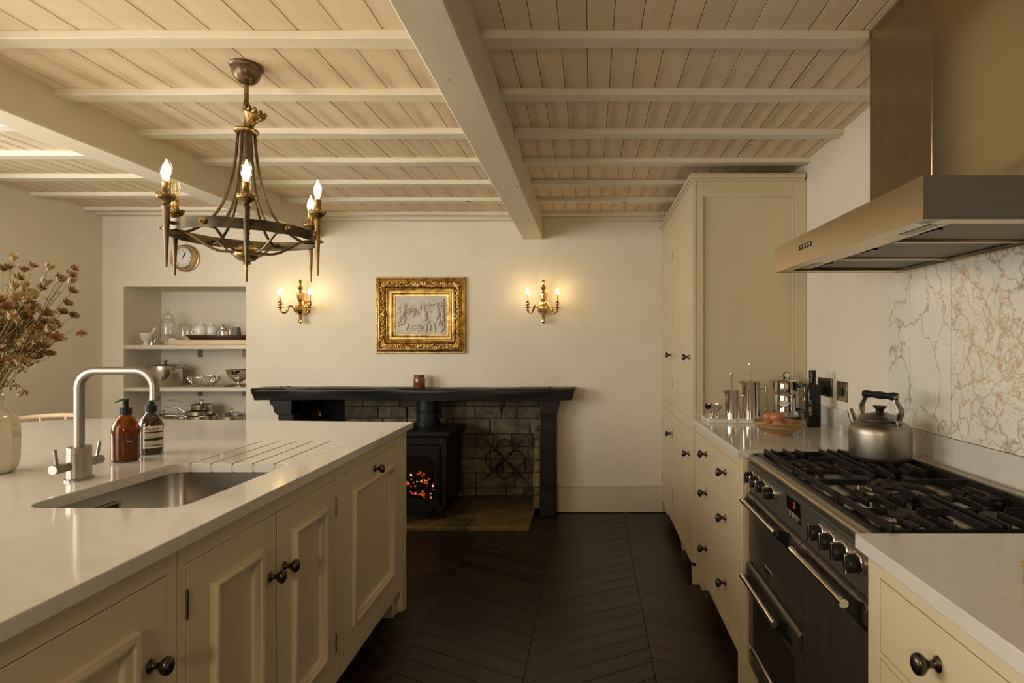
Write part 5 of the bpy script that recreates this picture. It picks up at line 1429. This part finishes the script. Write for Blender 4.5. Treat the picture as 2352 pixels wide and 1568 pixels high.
for i in range(15):
    tips = []; cx_ = random.uniform(-70, 92); cy_ = 720 + random.random()*125 - max(0, cx_)*.35
    yy_ = VY+random.uniform(-.08, .08)
    for k in range(random.randint(4, 6)):
        tips.append(T_(min(cx_+random.gauss(0, 20), 105), cy_+random.gauss(0, 18), yy_+random.uniform(-.03,.03), random.randint(0, 5)))
    spray(i, tips, 'short dried flower stem low down above the vase mouth', 'short dried flower stems low in the vase')
# ------------------------------------------------------------------ stool behind the island
L = Vector((-3.16, 3.34, 0)); t = thing('bar_chair', 'bentwood chair behind the island, only its curved back rail showing', 'chair', L)
q = MB(); pts = [(.19*sin(R(a)), .15*cos(R(a))-.08, .866+.012*cos(R(a))) for a in range(-90, 91, 10)]
q.tube(pts, .0125, 10, flat=.7); q.build('back_rail', m_palewood, t)
q = MB(); q.lathe([(0,.62),(.19,.62),(.20,.635),(.19,.65),(0,.655)], seg=32); q.build('seat', m_palewood, t)
for sx, sy in ((-1,-1),(1,-1),(-1,1),(1,1)):
    q = MB(); q.tube([(sx*.14,sy*.14,.625),(sx*.19,sy*.19,.0)], [.014,.011], 10); q.build('leg', m_palewood, t)
for a in (-80, -40, 0, 40, 80):
    q = MB(); q.tube([(.16*sin(R(a)),.12*cos(R(a))-.06,.645),(.188*sin(R(a)),.148*cos(R(a))-.08,.864+.012*cos(R(a)))], .007, 8); q.build('spindle', m_palewood, t)

# ------------------------------------------------------------------ far right worktop
ZW = .910
o_l = Vector((.78, 2.93, ZW)); q = wb(o_l); q.hexa([(.590,2.825,ZW),(.905,2.825,ZW),(.905,3.02,ZW),(.590,3.02,ZW),(.588,2.823,ZW+.019),(.907,2.823,ZW+.019),(.907,3.02,ZW+.019),(.588,3.02,ZW+.019)])
o = q.build('marble_slab', marble('board_marble', ((.20,.15,.08),(.38,.29,.16)), 11, .5), None, bevel=.002, loc=o_l); tag(o, 'veined marble slab under the coffee presses', 'board')
ZS = ZW+.0192
t, L = item('footed_bowl', 'small silver footed bowl on the left end of the marble slab', 'bowl', 1638, 2.90, ZS)
lobj(t, [(0,0),(.026,0),(.026,.004),(.018,.014),(.012,.022),(.016,.027),(.034,.036),(.044,.052),(.0465,.068),(.0475,.070),(.045,.070),(.042,.054),(.031,.040),(0,.034)], 'bowl', m_chrome, 36)
def press(label, px, y, r, h, ph_, ang):
    t, L = item('coffee_press', label, 'coffee press', px, y, ZS)
    b = lobj(t, [(0,0),(r,0),(r,h-.004),(r+.0015,h-.002),(r+.0015,h),(r*.97,h+.002),(0,h+.004)], 'body', m_chrome, 40)
    q = MB(); q.add([(-r*.95,-.010,h),(-r*.95,.010,h),(-r-.018,0,h+.001),(-r*.97,0,h-.022)], [(0,1,2),(0,2,3),(1,3,2),(0,3,1)]); q.build('spout', m_chrome, t)
    q = MB(); q.tube([(0,0,h),(0,0,ph_)], .0022, 8); pl = q.build('plunger_rod', m_chrome, t)
    q = MB(); q.lathe([(0,ph_-.006),(.005,ph_-.006),(.006,ph_-.001),(.0165,ph_),(.0165,ph_+.004),(0,ph_+.005)], seg=20); q.build('plunger_knob', m_chrome, pl)
    c, s = cos(R(ang)), sin(R(ang)); d = lambda u, z: (c*u, s*u, z)
    q = MB(); q.tube([d(r*.9,h*.80), d(r+.031,h*.80)], .0030, 8); q.tube([d(r+.031,h*.85), d(r+.031,h*.18)], .0062, 14); q.build('handle', m_chrome, t)
press('smaller steel coffee press on the marble slab, beside the footed bowl', 1681, 2.895, .0345, .140, .222, -35)
press('larger steel coffee press on the marble slab, next to the electric kettle', 1724, 2.925, .0445, .184, .270, -12)
t, L = item('electric_kettle', 'tall steel electric kettle with temperature dial beside the oil bottle', 'kettle', 1806, 2.975, ZW)
lobj(t, [(0,0),(.072,0),(.074,.006),(.072,.014),(.066,.017),(0,.017)], 'power_base', m_plastic, 40)
lobj(t, [(0,.018),(.066,.018),(.067,.022),(.067,.125),(.0655,.130),(.063,.133),(.066,.138),(.0665,.142),(.0665,.182),(.0655,.196),(.066,.199),(.0,.199)], 'body', m_chrome, 48, ang=30)
ld = lobj(t, [(.0655,.199),(.067,.202),(.064,.208),(.030,.214),(.024,.216),(0,.217)], 'lid', m_chrome, 48)
q = MB(); q.M = Matrix.Translation((0,-.002,.230)) @ Matrix.Rotation(R(78), 4, 'X'); q.lathe([(0,-.008),(.014,-.008),(.018,-.003),(.018,.005),(.015,.008),(0,.008)], seg=24); kk = q.build('lid_dial', m_plastic, ld)
q = MB(); q.M = Matrix.Translation((0,-.002,.230)) @ Matrix.Rotation(R(78), 4, 'X'); q.lathe([(0,.0082),(.0135,.0082),(.0135,.0095),(0,.0095)], seg=24); q.build('dial_face', m_chrome, kk)
q = MB(); q.M = Matrix.Translation((-.030,-.061,.088)) @ Matrix.Rotation(R(-26), 4, 'Z') @ Matrix.Rotation(R(90), 4, 'X'); q.lathe([(0,-.006),(.026,-.006),(.029,0),(.026,.006),(.022,.006),(.022,.004),(0,.004)], seg=32, sy=.62); gg = q.build('gauge', m_chrome, t)
q = MB(); q.M = Matrix.Translation((-.030,-.061,.088)) @ Matrix.Rotation(R(-26), 4, 'Z') @ Matrix.Rotation(R(90), 4, 'X'); q.lathe([(0,.0042),(.0215,.0042),(.0215,.0048),(0,.0048)], seg=32, sy=.62); q.build('gauge_face', m_dial, gg)
q = MB(); q.M = Matrix.Translation((-.030,-.061,.088)) @ Matrix.Rotation(R(-26), 4, 'Z') @ Matrix.Rotation(R(90), 4, 'X'); q.box(-.012,-.0006,.005,.010,.0006,.0056)
for k in range(9): a = R(200-k*27); q.box(.017*cos(a)-.0006,.010*sin(a)-.0012,.005,.017*cos(a)+.0006,.010*sin(a)+.0012,.0055)
q.build('gauge_marks', m_ink, gg, smooth=False)
q = MB(); q.add([(-.060,-.018,.199),(-.060,.018,.199),(-.092,0,.203),(-.064,0,.150)], [(0,1,2),(0,2,3),(1,3,2),(0,3,1)]); q.build('spout', m_chrome, t)
c, s = cos(R(-48)), sin(R(-48)); d = lambda u, z: (c*u, s*u, z)
q = MB(); q.tube([d(.062,.178), d(.085,.186), d(.112,.180), d(.122,.160), d(.124,.10), d(.118,.065), d(.095,.050), d(.064,.055)], [.010,.009,.010,.010,.009,.009,.009,.010], 10, flat=1.2); q.build('handle', m_plastic, t)
# cable of the kettle
q = MB(); L2 = Vector((.93, 3.03, ZW)); q.M = Matrix.Translation(-L2)
q.tube(bez(Vector((.975,3.04,ZW+.004)), Vector((.955,3.03,ZW+.05)), Vector((.92,3.01,ZW+.04)), Vector((.905+.006,2.98,ZW+.004)), 12) , .0032, 8)
q.build('kettle_cable', m_plastic, t).location = L2 - t.location
# oil bottle (square shouldered)
t, L = item('oil_bottle', 'tall black glass oil bottle standing before the wall socket', 'bottle', 1866, 2.70, ZW)
q = MB(); hw = .0300
def sq(w_, z, r_=.006): return [(x, y, z) for x, y in rc(w_-r_, -w_+r_, r_, 270, 3)+rc(w_-r_, w_-r_, r_, 0, 3)+rc(-w_+r_, w_-r_, r_, 90, 3)+rc(-w_+r_, -w_+r_, r_, 180, 3)]
rows = [sq(hw*.93, 0), sq(hw, .004), sq(hw, .186), sq(hw*.92, .194), sq(hw*.6, .203, .010), sq(.0150, .208, .0148), sq(.0150, .214, .0148), sq(.0145, .246, .0143)]
n = len(rows[0]); vs = [p for r_ in rows for p in r_]; fs = [tuple(reversed(range(n))), tuple(range((len(rows)-1)*n, len(rows)*n))]
for i in range(len(rows)-1):
    for k in range(n): fs.append((i*n+k, i*n+(k+1) % n, (i+1)*n+(k+1) % n, (i+1)*n+k))
q.add(vs, fs); b_ = q.build('glass', m_bottle, t, ang=50)
lobj(t, [(0,.244),(.0165,.244),(.0165,.268),(.0155,.270),(0,.270)], 'cap', m_plastic, 24, ang=30)
lobj(t, [(.0152,.236),(.0168,.237),(.0168,.241),(.0152,.242)], 'neck_ring', m_bottle, 24)
vs, fs = text_geo('OLIVE OIL', .017); q = MB(); q.add([(-hw-.0008, -.006-y*0+.0+0*x-y*-1*0, 0) for x, y, z in []], [])
q.add([(-.022-(-y)*1.0*0 + (y), -hw-.0008, .095+x) for x, y, z in vs], [tuple(f) for f in fs]); q.build('lettering', m_icon, b_, smooth=False)
q = MB(); q.M = Matrix.Translation((-.0215, -hw-.0002, .083)) @ Matrix.Rotation(R(90), 4, 'X'); q.cyl((0,0,0), .0065, .0008, 20); q.build('orange_seal', simple('orange_label', (.65,.20,.03), .5), b_)
# wooden bowl of eggs
t, L = item('wooden_bowl', 'shallow turned wooden bowl holding brown eggs', 'bowl', 1788, 2.478, ZW)
lobj(t, [(0,0),(.052,0),(.055,.003),(.056,.006),(.080,.020),(.100,.037),(.1095,.054),(.108,.058),(.103,.056),(.094,.040),(.074,.024),(.045,.013),(0,.011)], 'bowl', m_wood, 56)
def egg(label, dx, dy, dz, rot, sc=1.0):
    Lg = L + Vector((dx, dy, dz)); q = MB()
    prof = [(0,-.0255)]+[(.0215*sin(R(a))*(1+.10*cos(R(a))), -.0275*cos(R(a))*(1+.02*cos(R(a)))) for a in range(15, 180, 15)]+[(0,.0275)]
    q.lathe([(r_*sc, z*sc) for r_, z in prof], seg=24); o = q.build('egg', m_egg, None, loc=Lg); o.rotation_euler = rot; tag(o, label, 'egg')
egg('brown egg at the left of the wooden bowl', -.052, -.018, .0475, (R(80), 0, R(60)))
egg('brown egg heaped highest, at the front of the pile', -.014, -.024, .0765, (R(85), 0, R(70)), 1.12)
egg('brown egg at the back of the pile, tilted up', -.034, .022, .074, (R(50), R(10), R(40)), 1.05)
egg('brown egg low at the front, half hidden by the bowl rim', -.020, -.062, .049, (R(88), 0, R(95)))
egg('brown egg at the right of the wooden bowl', .030, -.022, .0425, (R(85), 0, R(100)), 1.15)
egg('brown egg under the pile in the middle of the bowl', -.006, .012, .0385, (R(85), 0, R(10)), 1.0)
# ------------------------------------------------------------------ old kettle on the hob
L = Vector((.974, 1.907, .9188)); t = thing('stovetop_kettle', 'large worn aluminium kettle with black handle standing on the hob', 'kettle', L)
r = .0965
lobj(t, [(0,0),(r*.90,0),(r*.97,.004),(r,.014),(r,.088),(r*.985,.100),(r*.93,.112),(r*.80,.122),(r*.68,.126),(r*.66,.131),(0,.131)], 'body', m_alu, 56, ang=50)
ld = lobj(t, [(r*.69,.130),(r*.70,.133),(r*.66,.138),(r*.45,.148),(r*.22,.154),(0,.156)], 'lid', m_alu, 48)
lobj(t, [(0,.154),(.013,.154),(.013,.159),(.011,.161),(.021,.174),(.0215,.177),(0,.178)], 'lid_knob', m_plastic, 28, par=ld)
hd = R(200)   # direction of the spout (away to the far left)
dx, dy = cos(R(108)), sin(R(108))
q = MB(); D = lambda u, z: (dx*u, dy*u, z)
q.tube([D(r*.80,.070), D(r*1.12,.098), D(r*1.30,.130), D(r*1.40,.150)], [.020,.016,.012,.010], 16, caps=True); q.build('spout', m_alu, t)
# handle: two cast arms with a turned black grip
for s_ in (-1, 1):
    H = lambda u, z: Vector((dx*u*s_, dy*u*s_, z))
    q = MB(); q.tube([H(r*.78,.112), H(r*.84,.126), H(r*.78,.136), H(r*.86,.156), H(r*.86,.172), H(r*.72,.192), H(r*.66,.208)], [.010,.009,.011,.0135,.0125,.0095,.009], 12, flat=.55)
    q.ell(tuple(H(r*.66,.210)), (.011,.011,.011), 12, 8)
    ar = q.build('handle_arm', varied('handle_metal', (.20,.18,.14), (.34,.31,.25), .35, 1, scale=20), t)
    q = MB()
    for ox in (-.009, .009): q.ell(tuple(H(r*.84,.114)+Vector((-dy*ox*1.2, dx*ox*1.2, .002))), (.004,.004,.004), 8, 5)
    q.build('rivet', m_chrome, ar)
q = MB(); A = Vector((dx*r*.70, dy*r*.70, .212)); B = -A; B.z = .212
q.tube([A, A.lerp(B,.08), A.lerp(B,.18), A.lerp(B,.30), A.lerp(B,.5), A.lerp(B,.70), A.lerp(B,.82), A.lerp(B,.92), B], [.0125,.0145,.0120,.0105,.0135,.0105,.0120,.0145,.0125], 18); q.build('grip', m_plastic, t)
# little rustic box at the right edge
L = Vector((.738, .875, ZW)); t = thing('wooden_box', 'small rustic carved wooden box at the right edge of the near worktop', 'box', L)
wb(L).box(.699, .83, ZW, .777, .918, ZW+.030).build('body', m_wood, t, bevel=.004); wb(L).box(.697, .828, ZW+.030, .779, .92, ZW+.040).build('lid', m_wood, t, bevel=.003)
